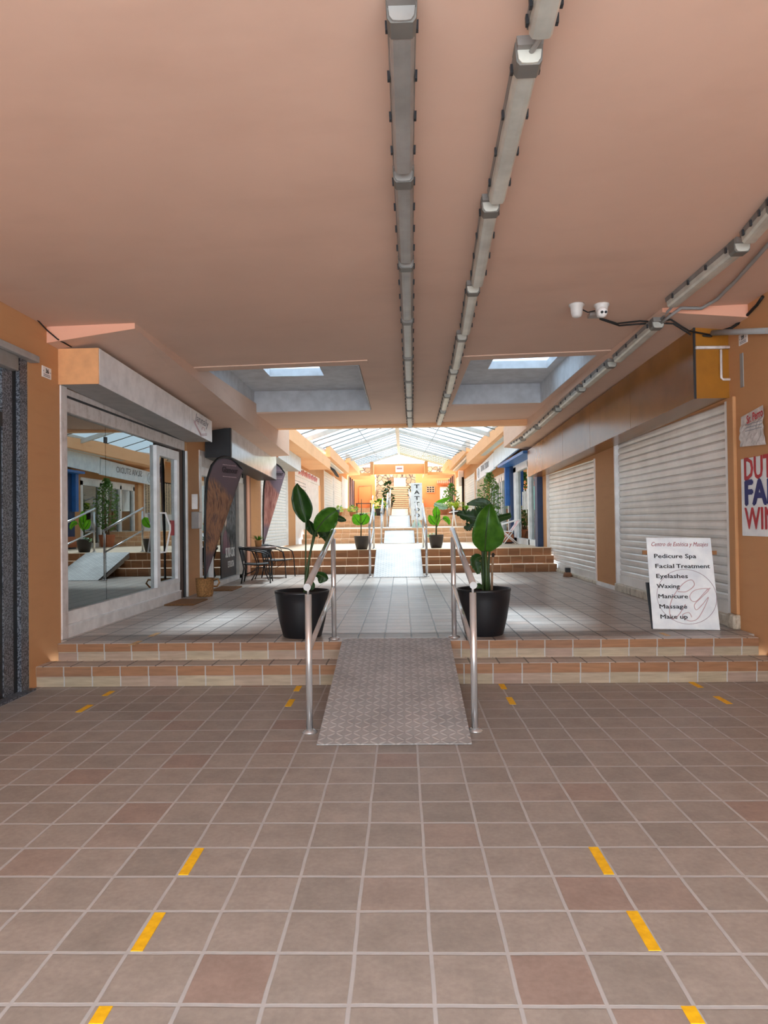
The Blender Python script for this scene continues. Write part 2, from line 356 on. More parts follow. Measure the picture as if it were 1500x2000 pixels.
# ------------------------------------------------------------------ setting: floors, steps, walls, ceiling
XW = 3.33
def slabfloor(name, mat, pts, t=.3):                                 # pts: 4 corners ccw on top
    return struct(MB().slab([(p[0],p[1],p[2]-t) for p in pts], (0,0,1), t).build(name, mat))
slabfloor('floor', 'floor', [(-6,-2.2,0),(6,-2.2,0),(6,6.72,0),(-6,6.72,0)])
slabfloor('floor', 'landing', [(-3.75,6.86,.345),(3.75,6.86,.345),(3.75,15.55,.345),(-3.75,15.55,.345)], .3)
slabfloor('floor', 'upper', [(-3.9,16.2,.835),(3.9,16.2,.835),(3.9,23.95,.765),(-3.9,23.95,.765)], .3)
slabfloor('floor', 'upper', [(-3.9,24.6,1.25),(3.9,24.6,1.25),(3.9,31.35,1.25),(-3.9,31.35,1.25)], .3)
slabfloor('floor', 'upper', [(-3.9,31.95,1.75),(3.9,31.95,1.75),(3.9,38.15,1.75),(-3.9,38.15,1.75)], .3)
slabfloor('floor', 'upper', [(-5,39.35,2.25),(5,39.35,2.25),(5,56,2.25),(-5,56,2.25)], .3)
o = MB().slab([(-24,-34,-.32),(24,-34,-.32),(24,-2.2,-.32),(-24,-2.2,-.32)], (0,0,1), .3).build('floor', 'street'); struct(o)

def flight(label, x0, x1, y0, run, zs, mats, two=True, xs=None):
    t = thing('stair_flight', label, 'steps', ((x0+x1)/2, y0, zs[0]))
    for k in range(len(zs)-1):
        a, b = zs[k], zs[k+1]; ya = y0 + run*k; yb = ya + run + (.25 if k == len(zs)-2 else .0)
        xa, xb = (xs[k] if xs else (x0, x1)); mid = a + (b-a)*.52
        m = MB()
        m.cur = 0; m.box(xa, xb, ya+.012, yb, a - (.02 if k == 0 else 0), mid)
        m.cur = 1; m.box(xa, xb, ya, yb, mid, b-.004)
        m.cur = 2; m.box(xa, xb, ya+.004, yb, b-.004, b)
        m.build('step', mats, t)
    return t
flight('nearest two low tiled steps across the passage, orange nosing over beige risers', -3.33, 3.33, 6.38, .27, [0,.185,.345], ['riser','nosing','landing'], xs=[(-3.33,3.33),(-3.26,3.27)])
flight('three brown tiled steps beyond the black bistro table', -3.32, 3.32, 15.4, .3, [.345,.51,.675,.838], ['brown','brown','treadedge'])
flight('tan tiled steps behind the two small plant pots', -3.32, 3.32, 23.4, .3, [.768,.93,1.09,1.252], ['tan','tan','treadedge'])
flight('tan tiled steps behind the tattoo sign', -3.32, 3.32, 31.2, .3, [1.25,1.42,1.585,1.752], ['tan','tan','treadedge'])
flight('tan tiled steps just below the far stone staircase', -3.32, 3.32, 38.0, .3, [1.75,1.875,2.0,2.125,2.252], ['tan','tan','treadedge'])
flight('long far stone staircase climbing to the rubble wall', -1.75, .95, 50.0, .38, [2.25+.15*k for k in range(14)], ['stairdark','stairs','treadedge'])

m = MB()                                                             # left wall: solid stretches and lintels
T = .28
def lw(y0, y1, z0, z1): m.box(-XW-T, -XW, y0, y1, z0, z1)
lw(-1.8, 4.95, -.05, 3.40); lw(4.95, 6.28, 2.99, 3.45); lw(6.28, 6.95, 0, 3.45); lw(6.95, 10.98, 2.85, 3.5); lw(6.95, 10.98, 0, .345)
lw(10.98, 11.62, .2, 3.5); lw(11.62, 15.3, 2.7, 3.6); lw(15.3, 16.7, .2, 3.7); lw(16.7, 20.75, 3.05, 4.0); lw(20.75, 22.2, .4, 4.0)
lw(22.2, 29.2, 3.3, 4.2); lw(29.2, 30.5, .5, 4.3); lw(30.5, 39.7, 3.75, 4.6); lw(39.7, 43.9, 4.1, 5.0); lw(43.9, 44.8, 1.4, 5.0)
struct(m.build('wall_left', 'wall'))
m = MB()
def rw(y0, y1, z0, z1): m.box(XW, XW+T, y0, y1, z0, z1)
rw(-1.8, 7.26, -.05, 3.65); rw(7.26, 11.2, 2.64, 3.65); rw(11.2, 12.28, .2, 3.65); rw(12.28, 16.42, 2.5, 3.65); rw(16.42, 16.9, .2, 3.65)
rw(7.26, 11.2, .2, .345); rw(12.28, 16.42, .2, .345)
rw(16.9, 21.5, 3.0, 4.0); rw(21.5, 22.1, .5, 4.0); rw(22.1, 26.6, 3.0, 4.2); rw(26.6, 27.6, .5, 4.2); rw(27.6, 31.8, 3.3, 4.3); rw(31.8, 32.4, .8, 4.5)
rw(32.4, 37.6, 3.7, 4.6); rw(37.6, 38.2, 1.2, 4.6); rw(38.2, 43.5, 4.1, 5.0); rw(43.5, 44.8, 1.4, 5.0)
struct(m.build('wall_right', 'wall'))
# ceiling slab with the two skylight openings left free
ys = [-1.8, 8.72, 12.24, 14.2]; xs_ = [-3.62, -2.55, -.50, .87, 2.42, 3.62]; m = MB()
for j in range(3):
    for i in range(5):
        if j == 1 and i in (1, 3): continue
        x0, x1, y0, y1 = xs_[i], xs_[i+1], ys[j], ys[j+1]
        m.hexa([(x0,y0,zc(x0)),(x1,y0,zc(x1)),(x1,y1,zc(x1)),(x0,y1,zc(x0)),(x0,y0,zc(x0)+.2),(x1,y0,zc(x1)+.2),(x1,y1,zc(x1)+.2),(x0,y1,zc(x0)+.2)])
struct(m.build('ceiling', 'ceiling'))
m = MB(); m.box(-2.55, 2.55, 14.2, 14.4, 3.36, 3.9); struct(m.build('trim_1', 'peach'))
def shaft(x0, x1, hx0, hx1, hy0, hy1, ztop):
    y0, y1 = 8.725, 12.235; x0 += .005; x1 -= .005; m = MB(); w = .06
    zb = min(zc(x0), zc(x1)) + .03
    m.box(x0, x0+.015, y0, y1, zb, ztop); m.box(x1-.015, x1, y0, y1, zb, ztop)
    m.box(x0, x1, y0, y0+.015, zb, ztop); m.box(x0, x1, y1-.015, y1, zb, ztop)
    m.box(x0-w, x1+w, y0-w, hy0, ztop, ztop+.12); m.box(x0-w, x1+w, hy1, y1+w, ztop, ztop+.12)
    m.box(x0-w, hx0, hy0, hy1, ztop, ztop+.12); m.box(hx1, x1+w, hy0, hy1, ztop, ztop+.12)
    return struct(m.build('ceiling_recess', 'shaft'))
o = shaft(-2.55, -.50, -2.02, -1.18, 9.4, 11.0, 3.745); o.name = 'window_1'
g = MB().box(-2.06, -1.14, 9.36, 11.04, 3.866, 3.88).build('pane', 'skypane', o)
o = shaft(.87, 2.42, 1.36, 2.27, 9.4, 11.0, 3.80); o.name = 'window_2'
g = MB().box(1.32, 2.31, 9.36, 11.04, 3.921, 3.935).build('pane', 'skypane', o)
def frame_trim(x0, x1):                                              # shallow painted frame round each opening
    m = MB(); w = .13; y0, y1 = 8.72, 12.24; d = .012
    for a, b, c, e in ((x0-w, x1+w, y0-w*1.6, y0-.002),): 
        m.hexa([(a,c,zc(a)-d),(b,c,zc(b)-d),(b,e,zc(b)-d),(a,e,zc(a)-d),(a,c,zc(a)),(b,c,zc(b)),(b,e,zc(b)),(a,e,zc(a))])
    return struct(m.build('trim_2', 'ceiling'))
frame_trim(-2.50, -.52); frame_trim(.87, 2.40)
# bulkheads along both walls, their soffits sinking towards the far end
def bulkhead(xi, xo, y0, y1, zi0, zo0, zi1, zo1, name):
    a, b = xi, xo; m = MB()
    top = lambda x: zc(x)+.02
    if a > b: a, b, zi0, zo0, zi1, zo1 = b, a, zo0, zi0, zo1, zi1
    m.hexa([(a,y0,zi0),(b,y0,zo0),(b,y1,zo1),(a,y1,zi1),(a,y0,top(a)),(b,y0,top(b)),(b,y1,top(b)+.25),(a,y1,top(a)+.25)])
    return struct(m.build(name, ['ceiling']))
bulkhead(-2.49, -3.335, 6.62, 15.8, 3.306, 3.187, 2.97, 2.93, 'trim_3')
bulkhead(2.52, 3.335, 6.86, 17.5, 3.43, 3.364, 3.25, 3.17, 'trim_4')
# pale front faces of both bulkheads
m = MB(); m.prism([(-3.33,6.618,3.187),(-2.49,6.618,3.306),(-2.49,6.618,3.362),(-3.33,6.618,3.343)], (0,-.004,0)); struct(m.build('trim_5', 'pinkp'))
m = MB(); m.prism([(2.52,6.858,3.43),(3.33,6.858,3.364),(3.33,6.858,3.488),(2.52,6.858,3.47)], (0,-.004,0)); struct(m.build('trim_6', 'pinkp'))
# stepped fascias under the glazed roof
def fascia(side, y0, y1, zb, zt, inner=2.55):
    x0, x1 = side*inner, side*(XW+.3); m = MB()
    m.box(x0, side*(inner+.16), y0, y1, zb, zt); m.box(side*(inner+.16), x1, y0, y1, zb, zb+.1)
    return struct(m.build('trim_7', 'peach'))
fascia(-1, 14.41, 25.6, 3.385, 3.74); fascia(-1, 25.6, 34.7, 3.85, 4.24); fascia(-1, 34.7, 43.8, 4.40, 4.82)
fascia(1, 17.51, 27.8, 3.68, 4.07); fascia(1, 27.8, 37.8, 4.17, 4.62); fascia(1, 37.8, 44.0, 4.45, 4.85)
m = MB(); m.box(2.56, 2.72, 14.41, 17.5, 3.62, 3.98); struct(m.build('trim_8', 'peach'))
# cross beam and the far end of the passage
m = MB(); m.box(-1.72, 1.45, 45, 45.3, 4.5, 5.15); struct(m.build('trim_9', 'wall'))
for s_, a, b in ((-1, -1.72, -3.4), (1, 1.45, 3.4)):
    m = MB(); m.box(a, b, 45, 48.7, 4.42, 4.6); m.box(a, a+s_*.2, 43.9, 45, 4.42, 5.2); struct(m.build('trim_10', 'wall'))
m = MB()
m.box(-3.9, -1.85, 50, 50.3, 2.2, 4.9); struct(m.build('wall_back', 'orangefar'))
m = MB(); m.box(1.0, 3.9, 50, 50.3, 2.2, 4.9); struct(m.build('wall_back', 'orangefar'))
m = MB(); m.box(-9, 9, 57, 57.5, 2, 5.9); struct(m.build('wall_back', 'stone'))
m = MB(); m.box(-.6, .35, 56.9, 56.99, 4.25, 5.0); tag(m.build('plaster_panel', 'pinkp'), 'plain pale pink panel set in the far rubble wall', 'panel')
slabfloor('floor', 'stairs', [(-9,54.9,4.19),(9,54.9,4.19),(9,57,4.19),(-9,57,4.19)], .2)
# ------------------------------------------------------------------ shared builders
def shutter(label, side, y0, y1, z0, z1, pitch=.098, mat='shut', rail='white', box=0, group=None, bar=True):
    t = thing('roller_shutter', label, 'shutter', (side*XW, (y0+y1)/2, z0), group); n = -side; x = side*(XW+.06)
    rows = []; z = z0 + .12
    prof = [(0,0),(.05,.012),(.35,.020),(.72,.020),(.88,.010),(.90,-.008),(1,-.008)]
    while z < z1 - .001:
        for f, d in prof:
            zz = min(z + f*pitch, z1); rows.append([(x+n*d, y0+.03, zz), (x+n*d, y1-.03, zz)])
        z += pitch
    m = MB(); m.grid(rows, False); solid(m.build('slat_curtain', mat, t), .004)
    m = MB().box(x-.012, x+n*.03, y0+.03, y1-.03, z0, z0+.125); m.build('bottom_bar', mat, t)
    for a, b in ((y0, y0+.06), (y1-.06, y1)):
        m = MB().box(x-n*.03, x+n*.075, a, b, z0, z1); bevel(m.build('guide_rail', rail, t), .005)
    if box: m = MB().box(x-n*.02, x+n*.07, y0, y1, z1-.02, z1+box); m.build('shutter_housing', rail, t)
    return t
def shop_room(x_in, y0, y1, z0, z1, side, depth=3.2):               # dim room behind a glazed front
    a, b = side*(XW+.29), side*(XW+.29+depth); t = .08; m = MB()
    m.box(b, b+side*t, y0-t, y1+t, z0-.1, z1+t); m.box(a, b, y0-t, y0, z0-.1, z1+t); m.box(a, b, y1, y1+t, z0-.1, z1+t); m.box(a, b, y0, y1, z1, z1+t)
    struct(m.build('wall_shop', 'room')); struct(MB().box(a-side*.3, b, y0, y1, z0-.1, z0-.005).build('floor', 'roomfloor'))

# ------------------------------------------------------------------ left side
d1 = MB()
door = MB().box(-3.55, -3.362, 4.95, 5.9, 0, 2.4).build('door_1', 'darkframe'); struct(door)
MB().box(-3.58, -3.40, 4.95, 5.9, 2.4, 2.995).build('transom_panel', 'room', door)
MB().box(-3.40, -3.39, 5.55, 5.84, 2.42, 2.78).build('transom_notice', 'white', door)
MB().box(-3.45, -3.345, 5.0, 5.89, 2.30, 2.42).build('cross_rail', 'black', door)
MB().box(-3.50, -3.352, 5.9, 6.05, 0, 2.97).build('inner_jamb', 'granite', door)
MB().box(-3.52, -3.356, 6.05, 6.12, 0, 2.97).build('door_gap', 'black', door)
MB().box(-3.50, -3.322, 6.12, 6.245, 0, 2.93).build('outer_jamb', 'granite', door)
bevel(MB().box(-3.46, -3.29, 4.9, 6.05, 2.80, 2.93).build('roller_casing', 'housing', door))
bevel(MB().box(-3.40, -3.25, 4.9, 6.33, 2.93, 2.99).build('drip_rail', 'plastic', door))
MB().box(-3.5, -3.27, 4.95, 6.27, 0, .02).build('threshold', 'granite', door)

shop_room(0, 7.0, 10.95, .345, 2.85, -1)
t = thing('glass_shopfront', 'large glazed shopfront with white frame mirroring the ramp, under the white sign box', 'shopfront', (-3.33, 8.9, .345))
bevel(MB().box(-3.5, -3.315, 6.86, 6.99, .345, 2.84).build('worn_jamb', 'wornwhite', t), .008)
MB().box(-3.45, -3.325, 6.99, 9.66, .345, .47).build('plinth', 'white', t)
MB().box(-3.46, -3.345, 6.99, 10.62, .47, .60).build('base_panel', 'white', t)
MB().box(-3.45, -3.318, 6.99, 10.62, .455, .475).build('sill_strip', 'alu', t)
MB().box(-3.44, -3.325, 9.66, 10.62, .345, .47).build('door_plinth', 'white', t)
for a, b in ((7.0, 8.05), (8.06, 9.62)): MB().box(-3.392, -3.382, a, b, .60, 2.62).build('glass_pane', 'glass', t)
MB().box(-3.42, -3.345, 6.985, 7.02, .47, 2.62).build('side_frame', 'alu', t)
MB().box(-3.40, -3.37, 8.03, 8.08, 2.40, 2.47).build('glass_clamp', 'black', t)
dr = MB(); dr.box(-3.42, -3.335, 9.62, 9.74, .60, 2.55); dr.box(-3.42, -3.335, 10.5, 10.6, .60, 2.55); dr.box(-3.42, -3.335, 9.74, 10.5, 2.42, 2.55); dr.box(-3.42, -3.335, 9.74, 10.5, .60, .66)
dr = dr.build('door_leaf', 'alu', t)
MB().box(-3.39, -3.38, 9.74, 10.5, .66, 2.42).build('door_glass', 'glass', dr)
MB().tube([(-3.33,9.72,1.62),(-3.26,9.74,1.62),(-3.25,9.90,1.45),(-3.25,9.90,1.38),(-3.26,9.74,1.08),(-3.33,9.72,1.08)], .014, 8).build('door_handle', 'white', dr)
MB().box(-3.375, -3.37, 10.30, 10.46, 1.30, 1.52).build('flag_sticker', 'red', dr)
bevel(MB().box(-3.47, -3.34, 6.99, 10.9, 2.60, 2.835).build('shutter_housing', 'wornwhite', t))
MB().box(-3.36, -3.325, 6.99, 10.9, 2.74, 2.76).build('housing_seam', 'darkframe', t)
MB().box(-3.56, -3.42, 7.0, 9.62, 2.40, 2.62).build('dark_header', 'black', t)
MB().box(-3.46, -3.36, 10.62, 10.84, .345, 2.60).build('brown_panel', plain('brown_panel', (92,70,60), .7), t)
MB().box(-3.44, -3.345, 10.84, 10.93, .345, 2.60).build('shutter_track', 'black', t)
bevel(MB().box(-3.42, -3.318, 10.93, 10.98, .345, 2.60).build('edge_jamb', 'white', t), .004)

def wedge_box(m, xa, xb, y0, y1, zb0, zt0, zb1, zt1):
    if xa > xb: xa, xb = xb, xa
    return m.hexa([(xa,y0,zb0),(xb,y0,zb0),(xb,y1,zb1),(xa,y1,zb1),(xa,y0,zt0),(xb,y0,zt0),(xb,y1,zt1),(xa,y1,zt1)])
t = thing('sign_box', 'long white sign box with a pink logo end, above the glazed shopfront', 'sign box', (-3.13, 8.9, 2.73))
zb = lambda y: 2.835-(y-6.83)*.0255; zt = lambda y: 3.185-(y-6.83)*.032
m = wedge_box(MB(), -3.328, -2.94, 6.845, 10.94, zb(6.83)+.006, zt(6.83)-.006, zb(10.95)+.006, zt(10.95)-.006); m.build('body', 'plastic', t)
m = wedge_box(MB(), -3.328, -2.93, 6.83, 6.843, zb(6.83), zt(6.83), zb(6.83), zt(6.83)); m.build('end_panel', 'signpeach', t)
m = wedge_box(MB(), -2.94, -2.928, 6.845, 9.84, zb(6.83), zt(6.83), zb(9.84), zt(9.84)); m.build('front_panel', 'signwhite', t)
fp = wedge_box(MB(), -2.94, -2.926, 9.86, 10.95, zb(9.86), zt(9.86), zb(10.95), zt(10.95)).build('logo_panel', 'signwhite', t)
text('Jannaly', 'script_lettering', 'greyink', t, (-2.925, 10.38, 2.93), (0,1,-.03), (0,0,1), .16, .25, 0, 'CENTER', .72)
m = MB()
for a, b in (((9.98,2.93),(10.33,2.775)), ((10.33,2.775),(10.62,2.82))):
    for k in (0, .022): m.tube([(-2.922,a[0],a[1]-k),(-2.922,b[0],b[1]-k)], .006, 6)
for cy, cz in ((10.12,2.90),(10.45,2.85)):
    m.tube([(-2.922, cy+.07*math.cos(q), cz+.045*math.sin(q)) for q in [math.pi*k/8 for k in range(9)]], .005, 6)
m.build('logo', 'rose', t)

# pillar things
t = thing('electric_box', 'grey meter box on the orange pillar beside the feather flag', 'electric box', (-3.33, 11.28, 1.4))
bevel(MB().box(-3.33, -3.22, 11.18, 11.38, 1.39, 1.66).build('casing', 'plastic', t)); bevel(MB().box(-3.22, -3.215, 11.19, 11.37, 1.40, 1.65).build('front_cover', 'white', t), .003)
tag(bevel(MB().box(-3.33, -3.235, 11.2, 11.225, 1.70, 1.94).build('wall_notice', 'white')), 'small white notice plate above the grey meter box', 'notice')

# ---- salon with black sign
shop_room(0, 11.9, 15.1, .345, 2.6, -1)
t = thing('salon_shopfront', 'glazed salon front with dark portrait poster, under the black and white sign', 'shopfront', (-3.33, 13.4, .345))
bevel(MB().box(-3.45, -3.32, 11.62, 11.76, .345, 2.6).build('jamb', 'white', t)); bevel(MB().box(-3.45, -3.32, 12.35, 12.45, .345, 2.3).build('jamb', 'alu', t))
MB().box(-3.45, -3.31, 11.76, 14.6, .345, .43).build('sill', 'white', t); MB().box(-3.45, -3.325, 11.76, 14.9, 2.28, 2.42).build('head_rail', 'alu', t)
MB().box(-3.45, -3.35, 11.76, 14.9, 2.42, 2.7).build('shutter_housing', 'wornwhite', t)
MB().box(-3.395, -3.385, 11.76, 12.35, .43, 2.28).build('glass_pane', 'glass', t); MB().box(-3.395, -3.385, 12.45, 14.4, .43, 2.28).build('glass_pane', 'glass', t)
bevel(MB().box(-3.45, -3.31, 14.4, 14.85, .345, 2.3).build('mullion', plain('grey_jamb', (196,190,182), .5), t)); MB().box(-3.45, -3.325, 14.85, 15.15, .345, 2.6).build('shutter_track', 'black', t)
bevel(MB().box(-3.45, -3.30, 15.15, 15.38, .345, 2.7).build('peach_jamb', 'pinkp', t)); MB().box(-3.45, -3.305, 15.38, 15.52, .35, 2.75).build('brown_jamb', plain('rust_jamb', (150,98,66), .6), t)
p = thing('window_poster', 'dark portrait poster with white lettering inside the salon window', 'poster', (-3.38, 13.75, .45))
MB().box(-3.383, -3.375, 13.2, 14.38, .44, 2.27).build('sheet', 'poster', p)
pts = [(13.50,2.0),(13.43,1.85),(13.40,1.68),(13.44,1.5),(13.53,1.40),(13.63,1.48),(13.70,1.66),(13.68,1.9),(13.60,2.02)]
MB().prism([(-3.374,y,z) for y, z in pts], (.002,0,0)).build('face', 'skin', p)
m = MB()
for k in range(9): 
    y = 13.64+.075*k; m.tube([(-3.373,y-.05,2.15),(-3.373,y,1.8),(-3.373,y+.02*math.sin(k),1.4),(-3.373,y+.05,1.0+.05*(k%3))], [.012,.02,.02,.004], 5)
m.build('hair', 'hairgrey', p)
MB().prism([(-3.374,y,z) for y, z in [(13.3,.9),(13.36,1.25),(13.52,1.36),(13.8,1.2),(13.9,.9)]], (.0015,0,0)).build('dress', 'purple', p)
m = MB()
for y, z, w, h in ((14.1,1.78,.03,.03),(14.2,1.78,.03,.03),(14.15,1.58,.045,.02),(14.15,1.68,.015,.05)): m.box(-3.374,-3.371,y-w,y+w,z-h,z+h)
m.build('second_face', 'skin', p)
text('SILVIA CAS', 'lettering', 'white', p, (-3.373, 13.87, .82), (0,1,0), (0,0,1), .26, 0, .02, 'CENTER', .72)
text('ESTILISTA', 'lettering', 'white', p, (-3.373, 13.93, .62), (0,1,0), (0,0,1), .17, 0, .02, 'CENTER', .5)
t = thing('salon_sign', 'black and white sign box above the salon front, bleached by reflections', 'sign box', (-3.1, 14.1, 2.5))
e = onX(540, 868, -2.89); e2 = onX(540, 938, -2.89); Y1 = (e.y+e2.y)/2
wedge_box(MB(), -3.328, -2.90, 12.0, Y1, 2.59, 3.167, e2.z, e.z).build('body', 'darkframe', t)
wedge_box(MB(), -2.90, -2.888, 12.06, Y1-.04, 2.60, 3.15, e2.z+.012, e.z-.012).build('front_panel', plain('silver_sign_panel', (206,206,208), .12), t)
m = MB(); m.box(-2.905, -2.884, 11.99, 12.06, 2.58, 3.17); m.build('edge_strip', 'black', t)

def feather_flag(label, Y0, pole, tip, foot, mat, lett, turn=0):
    Y = Y0; x0 = pole[0][0]; YY = lambda px: Y0 + (px-x0)/(tip[0]-x0)*turn
    t = thing('feather_flag', label, 'flag', onY(*pole[0], Y))
    P3 = [onY(a, b, YY(a)) for a, b in pole]
    # resample the pole line
    def sample(n):
        L = [0]
        for a, b in zip(P3, P3[1:]): L.append(L[-1]+(b-a).length)
        out = []
        for k in range(n+1):
            d = L[-1]*k/n; i = max(j for j in range(len(L)) if L[j] <= d+1e-9); i = min(i, len(P3)-2)
            out.append(P3[i].lerp(P3[i+1], (d-L[i])/(L[i+1]-L[i])))
        return out
    q = sample(40); m = MB(); m.tube(q, [.018]*12+[.02+.002*math.sin(k) for k in range(29)], 8); m.build('pole', 'black', t)
    A, B = onY(*foot, YY(foot[0])), onY(*tip, YY(tip[0])); rows = []; along = Vector((B.x-P3[0].x, B.y-P3[0].y, 0)).normalized(); out = Vector((along.y, -along.x, 0))
    for k in range(6, 41):
        f = (k-6)/34; a = q[k]; b = A.lerp(B, f); w = []
        for j in range(9):
            g = j/8; pnt = a.lerp(b, g); pnt += out*(.02*math.sin(g*5+f*6)*g*(1-g)*4); w.append(pnt)
        rows.append(w)
    fb = MB().grid(rows).build('banner', mat, t); solid(fb, .003)
    c = onY(*lett[0], YY(lett[0][0])) + out*.03
    text('Glamour', 'lettering', plain('flag_ink', (58,42,46), .7), t, c, along, (0,0,1), .14, 0, .015, 'CENTER', lett[1])
    m = MB(); 
    for dz in (.12, -.07):
        for k in range(9): q0 = c + along*lett[1]*(-.45+k*.1) + Vector((0,0,dz)); q1 = q0 + along*lett[1]*.06; m.slab([q0, q1, q1+Vector((0,0,.012)), q0+Vector((0,0,.012))], out, .002)
    m.build('fine_print', 'rose', t)
    return t
feather_flag('dark brown feather flag printed with long hair, standing in the straw basket', 11.0,
    [(401,1152),(400,1100),(400,1040),(401,980),(405,935),(413,910),(424,896),(437,892),(450,895),(462,904),(474,919)], (474,920), (402,1128), 'flagA', ((446,924), .42), .95)
feather_flag('pinkish feather flag with a hair picture beside the white roller shutter', 16.4,
    [(514,1074),(514,1030),(514,990),(515,955),(518,930),(524,915),(531,908),(539,906),(547,911),(556,925)], (557,926), (515,1066), 'flagB', ((540,929), .3), .2)
tag(MB().lathe(onY(514,1075,16.4), [(0,-.01),(.12,-.01),(.12,.015),(.03,.03),(.02,.08),(0,.08)], 20).build('flag_base', 'black'), 'round black foot of the pinkish feather flag', 'flag base')
t = thing('woven_basket', 'woven straw basket on the landing holding the dark flag pole', 'basket', (-3.06, 10.95, .345))
MB().lathe((-3.06,10.95,.345), [(0,0),(.112,0),(.125,.04),(.14,.27),(.147,.28),(.138,.27),(.122,.05),(.1,.03),(0,.03)], 28).build('basket_body', 'basket', t)
for s_ in (1,): MB().tube([(-3.06+s_*.14,10.93,.60),(-3.06+s_*.22,10.9,.615),(-3.06+s_*.245,10.88,.56),(-3.06+s_*.2,10.9,.50),(-3.06+s_*.14,10.93,.50)], .014, 8).build('basket_handle', 'basket', t)
for lab, y, x0, x1 in (('brown doormat before the glass door of the large shopfront', 9.7, -3.28, -2.87), ('orange brown doormat before the salon door, behind the basket', 11.78, -3.2, -2.83)):
    tag(bevel(MB().box(x0, x1, y, y+.72, .345, .366).build('doormat', 'coir'), .008), lab, 'doormat')

# ---- bistro set
def armchair(label, x, y, rz, z=.345, mat='black', weave='wicker'):
    t = thing('bistro_chair', label, 'chair', (x, y, z), 'black wicker bistro chairs'); o3 = Vector((x,y,z)); c, s = math.cos(rz), math.sin(rz)
    L = lambda a, b, h: o3 + Vector((a*c-b*s, a*s+b*c, h))            # a = forward
    r = .012
    for sd in (-1, 1):
        MB().tube([L(-.30,sd*.24,.655),(L(-.12,sd*.265,.62)),L(.12,sd*.265,.575),L(.21,sd*.26,.53),L(.245,sd*.26,.40),L(.27,sd*.26,.0)], r, 8).build('arm_leg', mat, t)
        MB().tube([L(-.30,sd*.22,.66),L(-.235,sd*.22,.36),L(-.22,sd*.22,.28),L(-.27,sd*.235,0)], r*1.1, 8).build('rear_leg', mat, t)
        MB().tube([L(-.05,sd*.26,.59),L(.0,sd*.255,.5),L(.02,sd*.25,.36)], .006, 6).build('arm_brace', mat, t)
        MB().tube([L(-.22,sd*.22,.15),L(-.05,sd*.235,.22),L(.05,sd*.24,.35)], .006, 6).build('leg_brace', mat, t)
    rows = [[L(-.22+.44*i/8, -.235+.47*j/8, .36+.012*math.sin(math.pi*i/8)*-1) for j in range(9)] for i in range(9)]
    solid(MB().grid(rows).build('seat', weave, t), .022)
    rows = [[L(-.235-.065*i/8-.03*math.cos((j-4)/4*1.2), -.22+.44*j/8, .40+.27*i/8+.015*math.cos((j-4)/4*1.5)*(i/8)) for j in range(9)] for i in range(9)]
    solid(MB().grid(rows).build('backrest', weave, t), .016)
    return t
armchair('black wicker armchair nearest the viewer at the bistro table', -2.76, 13.45, math.radians(6))
armchair('black wicker armchair on the far side of the bistro table', -2.58, 14.74, math.radians(-12))
t = thing('bistro_table', 'round brown topped bistro table with black legs before the salon', 'table', (-2.80, 14.1, .345))
m = MB(); m.lathe((-2.80,14.1,.345), [(0,.625),(.29,.625),(.30,.64),(.29,.655),(0,.655)], 40); m.build('table_top', 'tabletop', t)
MB().lathe((-2.80,14.1,.345), [(.26,.60),(.285,.605),(.285,.625),(.26,.625)], 40).build('rim', 'black', t)
for k in range(4):
    q = math.radians(45+90*k); MB().tube([(-2.8+.24*math.cos(q),14.1+.24*math.sin(q),.955),(-2.8+.10*math.cos(q),14.1+.10*math.sin(q),.66),(-2.8+.13*math.cos(q),14.1+.13*math.sin(q),.5),(-2.8+.24*math.cos(q),14.1+.24*math.sin(q),.345)], .011, 8).build('leg', 'black', t)
MB().lathe((-2.80,14.1,.58), [(.085,0),(.10,.006),(.085,.012)], 20).build('brace_ring', 'black', t)
def blades(m, c, n, h0, h1, spread, w, droop=.5):
    for k in range(n):
        a = random.random()*6.283; h = random.uniform(h0, h1); sp = spread*random.uniform(.35, 1); d = Vector((math.cos(a), math.sin(a), 0)); sd = Vector((-d.y, d.x, 0)); rows = []
        for i in range(6):
            f = i/5; p = Vector(c) + d*sp*f + Vector((0,0,h*(f - droop*f*f))); ww = w*(1-f)**.7*(.6+f if f < .4 else 1)
            rows.append([p-sd*ww, p+Vector((0,0,-ww*.4)), p+sd*ww])
        m.grid(rows)
    return m
t = thing('potted_grass_plant', 'small spiky green plant in a tan pot on the bistro table', 'plant', (-2.86, 14.1, 1.0))
MB().lathe((-2.86,14.1,1.0), [(0,0),(.055,0),(.075,.115),(.08,.13),(.07,.13),(.06,.11),(0,.11)], 24).build('pot', 'tanpot', t)
blades(MB(), (-2.86,14.1,1.11), 40, .10, .26, .22, .012).build('leaves', 'leafmid', t)
# ------------------------------------------------------------------ right side
shutter('wide pale roller shutter behind the leaning price board', 1, 7.30, 11.18, .46, 2.64, .094)
shutter('narrower pale roller shutter beyond the orange pillar, padlocked at the floor', 1, 12.30, 16.40, .40, 2.5, .098)
m = MB().box(3.30, 3.5, 7.26, 11.2, .345, .46); bevel(m.build('curb', 'curb'), .01); bpy.context.scene.objects['curb'].name = 'trim_11'; struct(bpy.context.scene.objects['trim_11'])
m = MB().box(3.30, 3.5, 12.28, 16.42, .345, .40); o = m.build('trim_12', 'curb'); struct(o); bevel(o, .01)
o = MB().box(3.31, 3.33, 11.2, 12.28, .345, .41).build('baseboard_right', 'white'); struct(o)
o = bevel(MB().box(3.30, 3.42, 7.14, 7.28, .49, 2.66).build('trim_13', 'wall'), .01); struct(o)
o = bevel(MB().box(3.26, 3.42, 7.13, 7.29, .345, .49).build('trim_14', 'curb'), .02, 3); struct(o)
